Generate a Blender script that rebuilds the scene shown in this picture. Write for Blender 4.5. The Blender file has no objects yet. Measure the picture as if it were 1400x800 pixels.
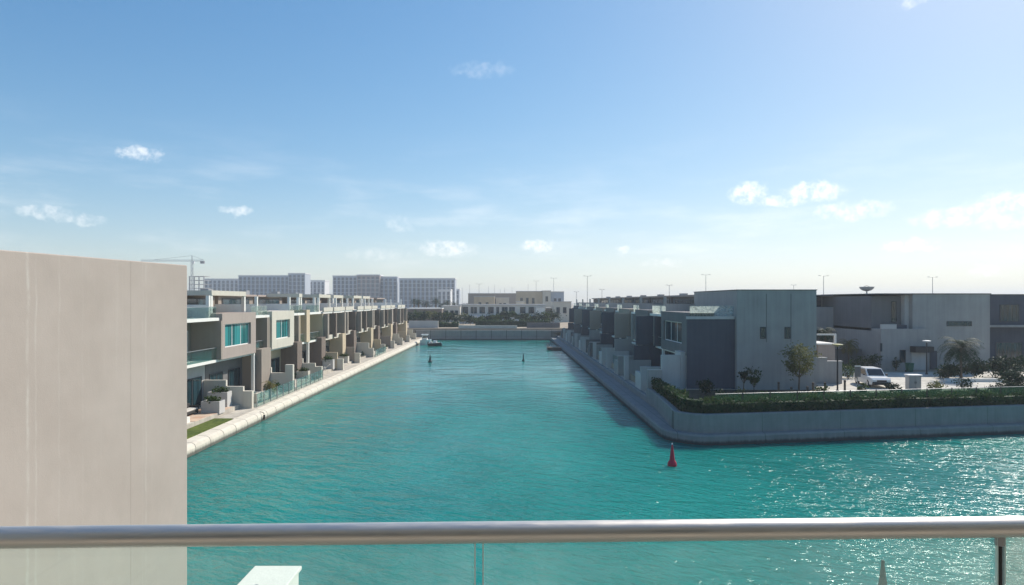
import bpy, bmesh, math, random
import numpy as np
from mathutils import Vector, Matrix

R = math.radians
scene = bpy.context.scene
COL = scene.collection
rng = random.Random(7)
nrng = np.random.default_rng(7)

# ------------------------------------------------------------------ camera
EYE = 10.2
cam_d = bpy.data.cameras.new("camera")
cam = bpy.data.objects.new("camera", cam_d)
COL.objects.link(cam)
cam.location = (0, 0, EYE)
cam.rotation_euler = (R(90), 0, 0)
cam_d.sensor_width = 36.0
cam_d.lens = 850 / 1400 * 36
cam_d.shift_x = 8 / 1400
cam_d.shift_y = 12 / 1400
cam_d.clip_start = 0.05
cam_d.clip_end = 12000
scene.camera = cam

# ------------------------------------------------------------------ light
SUN_AZ, SUN_EL = 46.0, 40.0
world = bpy.data.worlds.new("World")
scene.world = world
world.use_nodes = True
sun_d = bpy.data.lights.new("sun", "SUN")
sun_d.energy = 3.9
sun_d.angle = R(0.53)
sun_d.color = (1.0, 0.93, 0.83)
sun = bpy.data.objects.new("sun", sun_d)
COL.objects.link(sun)
sdir = Vector((math.sin(R(SUN_AZ)) * math.cos(R(SUN_EL)), math.cos(R(SUN_AZ)) * math.cos(R(SUN_EL)), math.sin(R(SUN_EL))))
sun.rotation_euler = sdir.to_track_quat('Z', 'Y').to_euler()
sun.location = (60, 60, 80)
scene.view_settings.view_transform = 'Standard'
scene.view_settings.look = 'None'
scene.view_settings.exposure = 0.62
scene.view_settings.gamma = 1.0
scene.view_settings.use_curve_mapping = False
scene.render.engine = 'CYCLES'
scene.cycles.max_bounces = 8
scene.cycles.volume_bounces = 0
scene.cycles.transparent_max_bounces = 12
scene.cycles.use_denoising = True
scene.cycles.sample_clamp_indirect = 6.0
scene.cycles.sample_clamp_direct = 12.0


# ------------------------------------------------------------------ node helper
class NT:
    def __init__(self, tree):
        self.t = tree
        tree.nodes.clear()

    def n(self, typ, **kw):
        nd = self.t.nodes.new(typ)
        for k, v in kw.items():
            if k.startswith('i_'):
                nd.inputs[k[2:].replace('_', ' ')].default_value = v
            else:
                setattr(nd, k, v)
        return nd

    def l(self, a, b):
        self.t.links.new(a, b)

    def math(self, op, a, b=None, clamp=False):
        nd = self.t.nodes.new('ShaderNodeMath')
        nd.operation = op
        nd.use_clamp = clamp
        for i, v in enumerate((a, b)):
            if v is None:
                continue
            if isinstance(v, (int, float)):
                nd.inputs[i].default_value = v
            else:
                self.l(v, nd.inputs[i])
        return nd.outputs[0]

    def ramp(self, fac, lo, hi, a=0.0, b=1.0, smooth=True):
        nd = self.t.nodes.new('ShaderNodeMapRange')
        nd.interpolation_type = 'SMOOTHSTEP' if smooth else 'LINEAR'
        nd.inputs['From Min'].default_value = lo
        nd.inputs['From Max'].default_value = hi
        nd.inputs['To Min'].default_value = a
        nd.inputs['To Max'].default_value = b
        self.l(fac, nd.inputs['Value'])
        return nd.outputs['Result']

    def noise(self, vec, scale, detail=4.0, rough=0.55, dist=0.0):
        nd = self.t.nodes.new('ShaderNodeTexNoise')
        nd.inputs['Scale'].default_value = scale
        nd.inputs['Detail'].default_value = detail
        nd.inputs['Roughness'].default_value = rough
        nd.inputs['Distortion'].default_value = dist
        if vec is not None:
            self.l(vec, nd.inputs['Vector'])
        return nd.outputs['Fac']

    def scalevec(self, vec, s):
        nd = self.t.nodes.new('ShaderNodeMapping')
        nd.inputs['Scale'].default_value = s
        self.l(vec, nd.inputs['Vector'])
        return nd.outputs['Vector']

    def mix(self, fac, a, b):
        nd = self.t.nodes.new('ShaderNodeMix')
        nd.data_type = 'RGBA'
        for sock, v in ((nd.inputs[0], fac), (nd.inputs[6], a), (nd.inputs[7], b)):
            if isinstance(v, (int, float)):
                sock.default_value = v
            elif isinstance(v, tuple):
                sock.default_value = (*v, 1.0) if len(v) == 3 else v
            else:
                self.l(v, sock)
        return nd.outputs[2]


# ------------------------------------------------------------------ sky with clouds at infinity
def build_world():
    w = NT(world.node_tree)
    out = w.n('ShaderNodeOutputWorld')
    sky = w.n('ShaderNodeTexSky', sky_type='NISHITA', sun_disc=False)
    sky.sun_elevation = R(SUN_EL)
    sky.sun_rotation = R(SUN_AZ)
    sky.altitude = 0
    sky.air_density = 1.0
    sky.dust_density = 0.45
    sky.ozone_density = 2.2
    tc = w.n('ShaderNodeTexCoord')
    d = tc.outputs['Generated']
    hs = w.n('ShaderNodeHueSaturation')
    hs.inputs['Saturation'].default_value = 1.28
    w.l(sky.outputs[0], hs.inputs['Color'])
    bg = w.n('ShaderNodeBackground')
    bg.inputs['Strength'].default_value = 0.13
    # soft shoulder, as a camera rolls off the glare round the sun
    sc_ = w.n('ShaderNodeVectorMath', operation='SCALE')
    w.l(hs.outputs[0], sc_.inputs[0])
    sc_.inputs['Scale'].default_value = 0.085
    ad_ = w.n('ShaderNodeVectorMath', operation='ADD')
    w.l(sc_.outputs[0], ad_.inputs[0])
    ad_.inputs[1].default_value = (1.02, 1.0, 0.97)
    dv_ = w.n('ShaderNodeVectorMath', operation='DIVIDE')
    w.l(hs.outputs[0], dv_.inputs[0])
    w.l(ad_.outputs[0], dv_.inputs[1])
    w.l(dv_.outputs[0], bg.inputs['Color'])
    sep = w.n('ShaderNodeSeparateXYZ')
    w.l(d, sep.inputs[0])
    az0 = w.math('ARCTAN2', sep.outputs[0], sep.outputs[1])
    el0 = w.math('ARCSINE', sep.outputs[2])
    n1 = w.noise(d, 38, 5, 0.6)
    n2 = w.noise(w.scalevec(d, (1.3, 1.3, 1.7)), 55, 5, 0.6)
    az = w.math('ADD', az0, w.math('MULTIPLY', w.math('SUBTRACT', n1, 0.5), 0.045))
    el = w.math('ADD', el0, w.math('MULTIPLY', w.math('SUBTRACT', n2, 0.5), 0.022))
    clouds = [  # centre and half-size of each small cloud, degrees of azimuth / elevation, density
        (-30.5, 11.6, 1.7, .6, .62), (-36.5, 6.6, 1.8, .55, .5), (-34.4, 6.2, 1.5, .45, .42), (-23.5, 7.6, 1.2, .4, .5),
        (2.9, 5.1, 1.7, .65, .8), (-5.3, 4.8, 2.8, .75, .65), (-9.6, 7.0, 1.4, .7, .3), (-11.5, 4.2, 3.0, .6, .3),
        (-2.2, 20.4, 2.8, .6, .16), (21.2, 9.2, 1.5, .95, .95), (26.2, 9.0, 2.4, .8, .95), (24.0, 8.4, 2.2, .55, .75),
        (29.2, 7.3, 2.8, .8, .8), (36.0, 6.3, 2.9, .75, .85), (39.5, 7.0, 3.0, .8, .85), (39.6, 5.6, 2.4, .6, .7),
        (33.2, 4.3, 2.0, .55, .9), (37.8, 2.2, 1.0, .45, .8), (10.6, 4.6, .9, .4, .6), (14.0, 3.4, 1.8, .45, .35),
        (33.2, 22.0, 1.1, .5, .4), (44.0, 8.0, 4.0, 1.1, .9), (-45, 8.0, 4.0, .9, .6), (48, 5.0, 3.0, .8, .8)]
    acc = None
    for a0, e0, ra, re, st in clouds:
        da = w.math('DIVIDE', w.math('SUBTRACT', az, R(a0)), R(ra))
        de = w.math('DIVIDE', w.math('SUBTRACT', el, R(e0)), R(re))
        r2 = w.math('ADD', w.math('MULTIPLY', da, da), w.math('MULTIPLY', de, de))
        m = w.math('MULTIPLY', w.ramp(r2, -0.1, 1.5, 1.0, 0.0), st)
        acc = m if acc is None else w.math('MAXIMUM', acc, m)
    tex = w.ramp(w.noise(d, 85, 6, 0.6), 0.30, 0.72, 0.08, 1.0)
    dens = w.math('MULTIPLY', acc, tex, clamp=True)
    veil = w.math('MULTIPLY', w.ramp(w.noise(w.scalevec(d, (1, 1, 5)), 5, 5, 0.6), .45, .8),
                  w.math('MULTIPLY', w.ramp(el0, R(1), R(4)), w.ramp(el0, R(16), R(6), 0.0, 0.28)))
    dens = w.math('MAXIMUM', dens, veil)
    cl = w.n('ShaderNodeBackground')
    cl.inputs['Color'].default_value = (1.0, 0.985, 0.96, 1)
    cl.inputs['Strength'].default_value = 0.92
    mx = w.n('ShaderNodeMixShader')
    w.l(dens, mx.inputs[0])
    w.l(bg.outputs[0], mx.inputs[1])
    w.l(cl.outputs[0], mx.inputs[2])
    w.l(mx.outputs[0], out.inputs['Surface'])


build_world()


# ------------------------------------------------------------------ materials
def new_mat(name):
    m = bpy.data.materials.new(name)
    m.use_nodes = True
    t = NT(m.node_tree)
    out = t.n('ShaderNodeOutputMaterial')
    p = t.n('ShaderNodeBsdfPrincipled')
    t.l(p.outputs[0], out.inputs['Surface'])
    return m, t, p, out


def stucco(name, col, var=0.14, streak=0.12, bump=0.25, rough=0.88, scale=1.0):
    m, t, p, out = new_mat(name)
    geo = t.n('ShaderNodeNewGeometry')
    pos = geo.outputs['Position']
    big = t.noise(pos, 0.55 * scale, 5, 0.6)
    st = t.noise(t.scalevec(pos, (3.2 * scale, 3.2 * scale, 0.13 * scale)), 1.0, 4, 0.6)
    fine = t.noise(pos, 22 * scale, 3, 0.6)
    f = t.math('ADD', t.math('MULTIPLY', t.math('SUBTRACT', big, .5), var * 2),
               t.math('MULTIPLY', t.math('SUBTRACT', st, .5), streak * 2))
    f = t.math('ADD', f, t.math('MULTIPLY', t.math('SUBTRACT', fine, .5), .10))
    f = t.math('ADD', f, 1.0)
    sc = t.n('ShaderNodeVectorMath', operation='SCALE')
    sc.inputs[0].default_value = col
    t.l(f, sc.inputs['Scale'])
    t.l(sc.outputs[0], p.inputs['Base Color'])
    p.inputs['Roughness'].default_value = rough
    p.inputs['Specular IOR Level'].default_value = 0.25
    b = t.n('ShaderNodeBump')
    b.inputs['Strength'].default_value = bump
    b.inputs['Distance'].default_value = 0.02
    t.l(fine, b.inputs['Height'])
    t.l(b.outputs[0], p.inputs['Normal'])
    return m


def plain(name, col, rough=0.6, metal=0.0, var=0.08, spec=0.4):
    m, t, p, out = new_mat(name)
    geo = t.n('ShaderNodeNewGeometry')
    nz = t.noise(geo.outputs['Position'], 6.0, 4, 0.6)
    f = t.ramp(nz, 0.25, 0.75, 1 - var, 1 + var, smooth=False)
    sc = t.n('ShaderNodeVectorMath', operation='SCALE')
    sc.inputs[0].default_value = col
    t.l(f, sc.inputs['Scale'])
    t.l(sc.outputs[0], p.inputs['Base Color'])
    p.inputs['Roughness'].default_value = rough
    p.inputs['Metallic'].default_value = metal
    p.inputs['Specular IOR Level'].default_value = spec
    return m


def window_mat(name, col):
    """tinted glazing with pale curtains showing through in vertical folds"""
    m, t, p, out = new_mat(name)
    geo = t.n('ShaderNodeNewGeometry')
    cur = t.noise(t.scalevec(geo.outputs['Position'], (1.5, 1.5, 0.05)), 1.4, 3, 0.5)
    fac = t.ramp(cur, 0.42, 0.62)
    c = t.mix(fac, col, tuple(min(1, x * 2.4 + .003) for x in col))
    t.l(c, p.inputs['Base Color'])
    p.inputs['Roughness'].default_value = 0.06
    p.inputs['Specular IOR Level'].default_value = 0.7
    return m


def clear_glass(name, tint, dirt=0.06, dcol=(.75, .8, .76)):
    m, t, p, out = new_mat(name)
    t.t.nodes.remove(p)
    tr = t.n('ShaderNodeBsdfTransparent')
    tr.inputs[0].default_value = (*tint, 1)
    gl = t.n('ShaderNodeBsdfGlossy')
    gl.inputs['Roughness'].default_value = 0.02
    gl.inputs[0].default_value = (1, 1, 1, 1)
    fr = t.n('ShaderNodeFresnel')
    fr.inputs['IOR'].default_value = 1.45
    mx = t.n('ShaderNodeMixShader')
    t.l(t.math('MULTIPLY', fr.outputs[0], 0.6), mx.inputs[0])
    t.l(tr.outputs[0], mx.inputs[1])
    t.l(gl.outputs[0], mx.inputs[2])
    df = t.n('ShaderNodeBsdfTranslucent')
    df.inputs[0].default_value = (*dcol, 1)
    geo = t.n('ShaderNodeNewGeometry')
    nz = t.noise(t.scalevec(geo.outputs['Position'], (2.0, 2.0, 3.0)), 2.2, 6, 0.65)
    mx2 = t.n('ShaderNodeMixShader')
    t.l(t.ramp(nz, 0.3, 0.75, dirt * .45, dirt * 1.6), mx2.inputs[0])
    t.l(mx.outputs[0], mx2.inputs[1])
    t.l(df.outputs[0], mx2.inputs[2])
    t.l(mx2.outputs[0], out.inputs['Surface'])
    return m


def leaf_mat(name, c1, c2, trans=0.35):
    m, t, p, out = new_mat(name)
    geo = t.n('ShaderNodeNewGeometry')
    nz = t.noise(geo.outputs['Position'], 1.1, 4, 0.7)
    rnd = geo.outputs['Random Per Island']
    f = t.math('ADD', t.math('MULTIPLY', t.ramp(nz, .3, .7), .55), t.math('MULTIPLY', rnd, .45))
    c = t.mix(f, c1, c2)
    t.l(c, p.inputs['Base Color'])
    p.inputs['Roughness'].default_value = 0.65
    p.inputs['Specular IOR Level'].default_value = 0.15
    tl = t.n('ShaderNodeBsdfTranslucent')
    t.l(c, tl.inputs[0])
    mx = t.n('ShaderNodeMixShader')
    mx.inputs[0].default_value = trans
    t.l(p.outputs[0], mx.inputs[1])
    t.l(tl.outputs[0], mx.inputs[2])
    t.l(mx.outputs[0], out.inputs['Surface'])
    return m


def ground_mat(name, c1, c2, scale=1.5, bump=0.3, rough=0.95):
    m, t, p, out = new_mat(name)
    geo = t.n('ShaderNodeNewGeometry')
    pos = geo.outputs['Position']
    a = t.noise(pos, scale, 7, 0.65)
    b_ = t.noise(pos, scale * 0.12, 4, 0.6)
    f = t.math('ADD', t.math('MULTIPLY', a, .6), t.math('MULTIPLY', b_, .4))
    t.l(t.mix(t.ramp(f, .35, .65), c1, c2), p.inputs['Base Color'])
    p.inputs['Roughness'].default_value = rough
    p.inputs['Specular IOR Level'].default_value = 0.15
    b = t.n('ShaderNodeBump')
    b.inputs['Strength'].default_value = bump
    b.inputs['Distance'].default_value = 0.03
    t.l(t.noise(pos, scale * 14, 3), b.inputs['Height'])
    t.l(b.outputs[0], p.inputs['Normal'])
    return m


def paver_mat(name, c1, c2, mortar, size):
    m, t, p, out = new_mat(name)
    geo = t.n('ShaderNodeNewGeometry')
    br = t.n('ShaderNodeTexBrick')
    br.inputs['Scale'].default_value = 1.0
    br.inputs['Brick Width'].default_value = size
    br.inputs['Row Height'].default_value = size
    br.inputs['Mortar Size'].default_value = 0.02 * size
    br.inputs['Color1'].default_value = (*c1, 1)
    br.inputs['Color2'].default_value = (*c2, 1)
    br.inputs['Mortar'].default_value = (*mortar, 1)
    br.offset = 0.5
    t.l(geo.outputs['Position'], br.inputs['Vector'])
    nz = t.noise(geo.outputs['Position'], 0.7, 5, .65)
    mm = t.n('ShaderNodeMix', data_type='RGBA', blend_type='MULTIPLY')
    mm.inputs[0].default_value = 1.0
    t.l(br.outputs['Color'], mm.inputs[6])
    g = t.ramp(nz, .25, .75, .75, 1.15, smooth=False)
    cb = t.n('ShaderNodeCombineColor')
    for i in range(3):
        t.l(g, cb.inputs[i])
    t.l(cb.outputs[0], mm.inputs[7])
    t.l(mm.outputs[2], p.inputs['Base Color'])
    p.inputs['Roughness'].default_value = 0.9
    p.inputs['Specular IOR Level'].default_value = 0.15
    return m


def quay_mat(name, col, joint_axis=1, spacing=2.08, wet=(0.05, 0.055, 0.045), jw=.035, js=.8):
    """pale precast concrete, dark vertical joints, an algae and damp band just above the water"""
    m, t, p, out = new_mat(name)
    geo = t.n('ShaderNodeNewGeometry')
    pos = geo.outputs['Position']
    sep = t.n('ShaderNodeSeparateXYZ')
    t.l(pos, sep.inputs[0])
    ax = sep.outputs[joint_axis]
    fr = t.math('FRACT', t.math('DIVIDE', ax, spacing))
    joint = t.math('LESS_THAN', fr, jw)
    big = t.noise(pos, 0.9, 6, .65)
    st = t.noise(t.scalevec(pos, (4, 4, .35)), 1.0, 4, .6)
    f = t.math('ADD', t.math('MULTIPLY', t.math('SUBTRACT', big, .5), .5), t.math('MULTIPLY', t.math('SUBTRACT', st, .5), .35))
    f = t.math('ADD', f, 1.0)
    sc = t.n('ShaderNodeVectorMath', operation='SCALE')
    sc.inputs[0].default_value = col
    t.l(f, sc.inputs['Scale'])
    zed = t.math('ADD', sep.outputs[2], t.math('MULTIPLY', t.math('SUBTRACT', st, .5), .22))
    wetf = t.ramp(zed, 0.12, 0.36, 1.0, 0.0)
    c = t.mix(t.math('MULTIPLY', wetf, .85), sc.outputs[0], wet)
    c = t.mix(t.math('MULTIPLY', joint, js), c, (.04, .038, .034))
    t.l(c, p.inputs['Base Color'])
    p.inputs['Roughness'].default_value = 0.85
    p.inputs['Specular IOR Level'].default_value = 0.25
    b = t.n('ShaderNodeBump')
    b.inputs['Strength'].default_value = 0.35
    b.inputs['Distance'].default_value = 0.03
    t.l(t.noise(pos, 9, 4), b.inputs['Height'])
    t.l(b.outputs[0], p.inputs['Normal'])
    return m


def water_mat():
    m, t, p, out = new_mat("canal water")
    geo = t.n('ShaderNodeNewGeometry')
    pos = geo.outputs['Position']
    rot = t.n('ShaderNodeMapping')
    rot.inputs['Rotation'].default_value = (0, 0, R(28))
    t.l(pos, rot.inputs['Vector'])
    v = rot.outputs[0]
    big = t.noise(t.scalevec(pos, (.05, .035, .05)), 1.0, 4, .6)
    c = t.mix(t.ramp(big, .32, .68), (0.0025, 0.160, 0.143), (0.008, 0.230, 0.198))
    t.l(c, p.inputs['Base Color'])
    p.inputs['Roughness'].default_value = 0.10
    p.inputs['IOR'].default_value = 1.333
    p.inputs['Specular IOR Level'].default_value = 0.5
    p.inputs['Subsurface Weight'].default_value = 1.0
    p.inputs['Subsurface Radius'].default_value = (2.0, 6.0, 6.0)
    p.inputs['Subsurface Scale'].default_value = 1.0
    n1 = t.noise(t.scalevec(v, (.55, 1.25, 1)), 1.0, 3, .55, 0.3)
    n2 = t.noise(t.scalevec(v, (2.6, 4.2, 1)), 1.0, 3, .55, 0.2)
    n3 = t.noise(t.scalevec(pos, (.16, .22, 1)), 1.0, 2, .5)
    gust = t.ramp(t.noise(t.scalevec(pos, (.06, .025, 1)), 1.0, 3, .55), .35, .65, .5, 1.35)
    h = t.math('ADD', t.math('MULTIPLY', n1, .18), t.math('MULTIPLY', n2, .066))
    sepw = t.n('ShaderNodeSeparateXYZ')
    t.l(pos, sepw.inputs[0])
    h = t.math('MULTIPLY', h, t.ramp(sepw.outputs[1], 28, 95, 1.8, .5))   # the canal is sheltered, the basin choppy
    h = t.math('MULTIPLY', h, gust)
    h = t.math('ADD', h, t.math('MULTIPLY', n3, .25))
    b = t.n('ShaderNodeBump')
    b.inputs['Strength'].default_value = 1.0
    b.inputs['Distance'].default_value = 1.0
    t.l(h, b.inputs['Height'])
    t.l(b.outputs[0], p.inputs['Normal'])
    return m


M = dict(
    beige=None,
    taupe=stucco("taupe render", (0.30, 0.255, 0.215)),
    taupe2=stucco("pinkish taupe render", (0.36, 0.30, 0.265)),
    cream=stucco("cream render", (0.56, 0.52, 0.44)),
    tan=stucco("tan render", (0.52, 0.425, 0.30)),
    brown=stucco("brown render", (0.195, 0.155, 0.130)),
    grey=stucco("grey render", (0.335, 0.325, 0.31), .2, .2),
    dgrey=stucco("dark grey render", (0.165, 0.16, 0.16), .2, .2),
    navy=stucco("slate render", (0.088, 0.093, 0.112), .2, .2),
    lgrey=stucco("pale grey render", (0.50, 0.485, 0.46)),
    white=stucco("white render", (0.74, 0.72, 0.67), var=.07, streak=.08),
    pale=stucco("pale stone", (0.58, 0.54, 0.47)),
    roof=stucco("roof screed", (0.42, 0.40, 0.37)),
    window=window_mat("teal window glass", (0.020, 0.115, 0.115)),
    dwindow=window_mat("dark window glass", (0.008, 0.022, 0.028)),
    bwindow=window_mat("blue window glass", (0.015, 0.06, 0.085)),
    glass=clear_glass("balustrade glass", (.93, .985, .965), .045),
    fence_glass=clear_glass("fence glass", (.82, .93, .90), .03),
    frost=clear_glass("terrace glass", (.85, .93, .91), .30),
    glass_edge=plain("glass edge", (.62, .80, .75), .2, 0, .05, .6),
    frame=plain("white frame", (.72, .72, .70), .45),
    dframe=plain("dark frame", (.06, .06, .065), .45),
    steel=None,
    dark=plain("black metal", (.03, .03, .032), .5),
    gal=plain("galvanised steel", (.34, .35, .36), .45, .4),
    tyre=plain("tyre rubber", (.02, .02, .02), .85),
    rim=plain("alloy rim", (.5, .5, .52), .3, .8),
    carpaint=plain("white car paint", (.78, .78, .77), .22, 0, .02, .6),
    carglass=plain("car glass", (.015, .02, .024), .06, 0, .05, .7),
    redlamp=plain("red lamp lens", (.35, .02, .02), .25),
    clearlamp=plain("clear lamp lens", (.7, .72, .72), .15),
    wood=plain("weathered timber", (.20, .145, .10), .8, 0, .25),
    bark=plain("bark", (.14, .105, .075), .9, 0, .3),
    red=plain("red buoy paint", (.42, .015, .045), .4, 0, .15),
    green=plain("green buoy paint", (.012, .12, .075), .45, 0, .15),
    dkbuoy=plain("dark buoy paint", (.018, .05, .05), .5, 0, .15),
    fabric=plain("cushion fabric", (.55, .52, .47), .9, 0, .1),
    black_fabric=plain("charcoal wicker", (.035, .033, .033), .8, 0, .2),
    gel=plain("white gelcoat", (.75, .75, .74), .25, 0, .03, .5),
    leaf=leaf_mat("leaves", (.020, .045, .012), (.075, .115, .030)),
    leaf_d=leaf_mat("dark leaves", (.010, .028, .014), (.030, .062, .026), .15),
    leaf_o=leaf_mat("olive leaves", (.070, .085, .030), (.20, .20, .085), .4),
    leaf_y=leaf_mat("yellow green fronds", (.11, .105, .03), (.24, .20, .06), .4),
    leaf_h=leaf_mat("hedge leaves", (.012, .032, .014), (.055, .105, .035)),
    straw=leaf_mat("straw grass", (.13, .10, .03), (.34, .21, .06), .4),
    lawn=ground_mat("lawn", (.055, .085, .018), (.13, .16, .035), 3.0, .8),
    sand=ground_mat("sandy ground", (.30, .25, .19), (.42, .36, .28), .6),
    soil=ground_mat("planting soil", (.06, .045, .03), (.14, .105, .07), 2.0, .6),
    road=paver_mat("pale concrete pavers", (.58, .55, .48), (.52, .49, .43), (.33, .31, .27), 1.2),
    patio=paver_mat("patio stone", (.52, .48, .41), (.46, .42, .36), (.28, .26, .22), .8),
    tile=paver_mat("terracotta patio tiles", (.50, .30, .20), (.58, .44, .33), (.5, .46, .4), .9),
    deck=paver_mat("terrace tiles", (.44, .40, .34), (.40, .36, .31), (.25, .23, .2), .6),
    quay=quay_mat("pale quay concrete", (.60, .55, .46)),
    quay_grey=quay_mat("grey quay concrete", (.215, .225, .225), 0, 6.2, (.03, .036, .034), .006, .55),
    quay_far=quay_mat("far quay concrete", (.30, .28, .26), 0, 4.0, (.02, .026, .026)),
    bluegrey=stucco("blue grey facade", (.38, .42, .47), .08, .05),
    palefac=stucco("pale facade", (.62, .62, .62), .08, .05),
    towerglass=plain("facade glazing", (.035, .055, .085), .12, 0, .1, .7),
    pool=plain("pool tile water", (.03, .30, .31), .05, 0, .1, .5),
)


def rail_steel():
    m, t, p, out = new_mat("brushed stainless steel")
    geo = t.n('ShaderNodeNewGeometry')
    nz = t.noise(t.scalevec(geo.outputs['Position'], (3, 160, 160)), 1.0, 4, .6)
    sm = t.noise(t.scalevec(geo.outputs['Position'], (9, 30, 30)), 1.0, 5, .65)
    p.inputs['Base Color'].default_value = (.66, .62, .57, 1)
    p.inputs['Metallic'].default_value = 0.82
    t.l(t.math('ADD', t.ramp(nz, .3, .7, .36, .44), t.ramp(sm, .4, .7, 0, .12)), p.inputs['Roughness'])
    b = t.n('ShaderNodeBump')
    b.inputs['Strength'].default_value = 0.06
    b.inputs['Distance'].default_value = 0.002
    t.l(nz, b.inputs['Height'])
    t.l(b.outputs[0], p.inputs['Normal'])
    return m


def lime_wall():
    """warm beige render with pale lime runs down from the coping and a faint board joint"""
    m, t, p, out = new_mat("beige wall render")
    geo = t.n('ShaderNodeNewGeometry')
    pos = geo.outputs['Position']
    sep = t.n('ShaderNodeSeparateXYZ')
    t.l(pos, sep.inputs[0])
    y, z = sep.outputs[1], sep.outputs[2]
    big = t.noise(pos, .7, 6, .62)
    fine = t.noise(pos, 45, 4, .65)
    mot = t.noise(t.scalevec(pos, (4, 4, 2)), 1.0, 5, .6)
    streak = t.noise(t.scalevec(pos, (0.0, 9, .22)), 1.0, 5, .7)
    streak2 = t.noise(t.scalevec(pos, (0.0, 26, .12)), 1.0, 3, .6)
    base = t.mix(t.ramp(big, .3, .7), (.440, .370, .322), (.490, .417, .366))
    base = t.mix(t.math('MULTIPLY', t.ramp(mot, .4, .75), .12), base, (.315, .277, .242))
    wob = t.math('MULTIPLY', t.math('SUBTRACT', t.noise(t.scalevec(pos, (0, 0, 1.4)), 1.0, 4, .6), .5), .10)
    yw = t.math('ADD', y, wob)
    lines = None
    for y0, wd, st in ((7.12, .03, .7), (7.22, .02, .5), (7.52, .018, .3), (8.90, .025, .45), (8.84, .010, .35), (7.85, .014, .2)):
        dist = t.math('ABSOLUTE', t.math('SUBTRACT', yw, y0))
        ln = t.math('MULTIPLY', t.ramp(dist, 0.0, wd, 1.0, 0.0), st)
        lines = ln if lines is None else t.math('MAXIMUM', lines, ln)
    lines = t.math('MULTIPLY', lines, t.ramp(t.noise(t.scalevec(pos, (0, 6, 2.2)), 1.0, 5, .7), .36, .62))
    runs = t.math('MAXIMUM', lines, t.math('MULTIPLY', t.ramp(streak, .55, .75), .15))
    runs = t.math('MAXIMUM', runs, t.math('MULTIPLY', t.ramp(streak2, .58, .78), .10))
    c = t.mix(t.math('MULTIPLY', runs, .7), base, (.62, .58, .52))
    jt = t.math('ABSOLUTE', t.math('SUBTRACT', y, 8.62))
    c = t.mix(t.math('MULTIPLY', t.ramp(jt, .004, .014, 1.0, 0.0), .25), c, (.24, .2, .17))
    t.l(c, p.inputs['Base Color'])
    p.inputs['Roughness'].default_value = .92
    p.inputs['Specular IOR Level'].default_value = .2
    b = t.n('ShaderNodeBump')
    b.inputs['Strength'].default_value = .22
    b.inputs['Distance'].default_value = .006
    t.l(t.math('ADD', fine, t.math('MULTIPLY', mot, 2.0)), b.inputs['Height'])
    t.l(b.outputs[0], p.inputs['Normal'])
    return m


M['steel'] = rail_steel()
M['beige'] = lime_wall()
M['water'] = water_mat()


# ------------------------------------------------------------------ mesh builder
def tag(o, label=None, cat=None, group=None, kind=None):
    if label:
        o['label'] = label
    if cat:
        o['category'] = cat
    if group:
        o['group'] = group
    if kind:
        o['kind'] = kind
    elif cat and 'kind' not in o:
        o['kind'] = 'thing'
    return o


def empty(name, loc, label, cat, group=None):
    o = bpy.data.objects.new(name, None)
    o.empty_display_size = .3
    COL.objects.link(o)
    o.location = loc
    return tag(o, label, cat, group)


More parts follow.
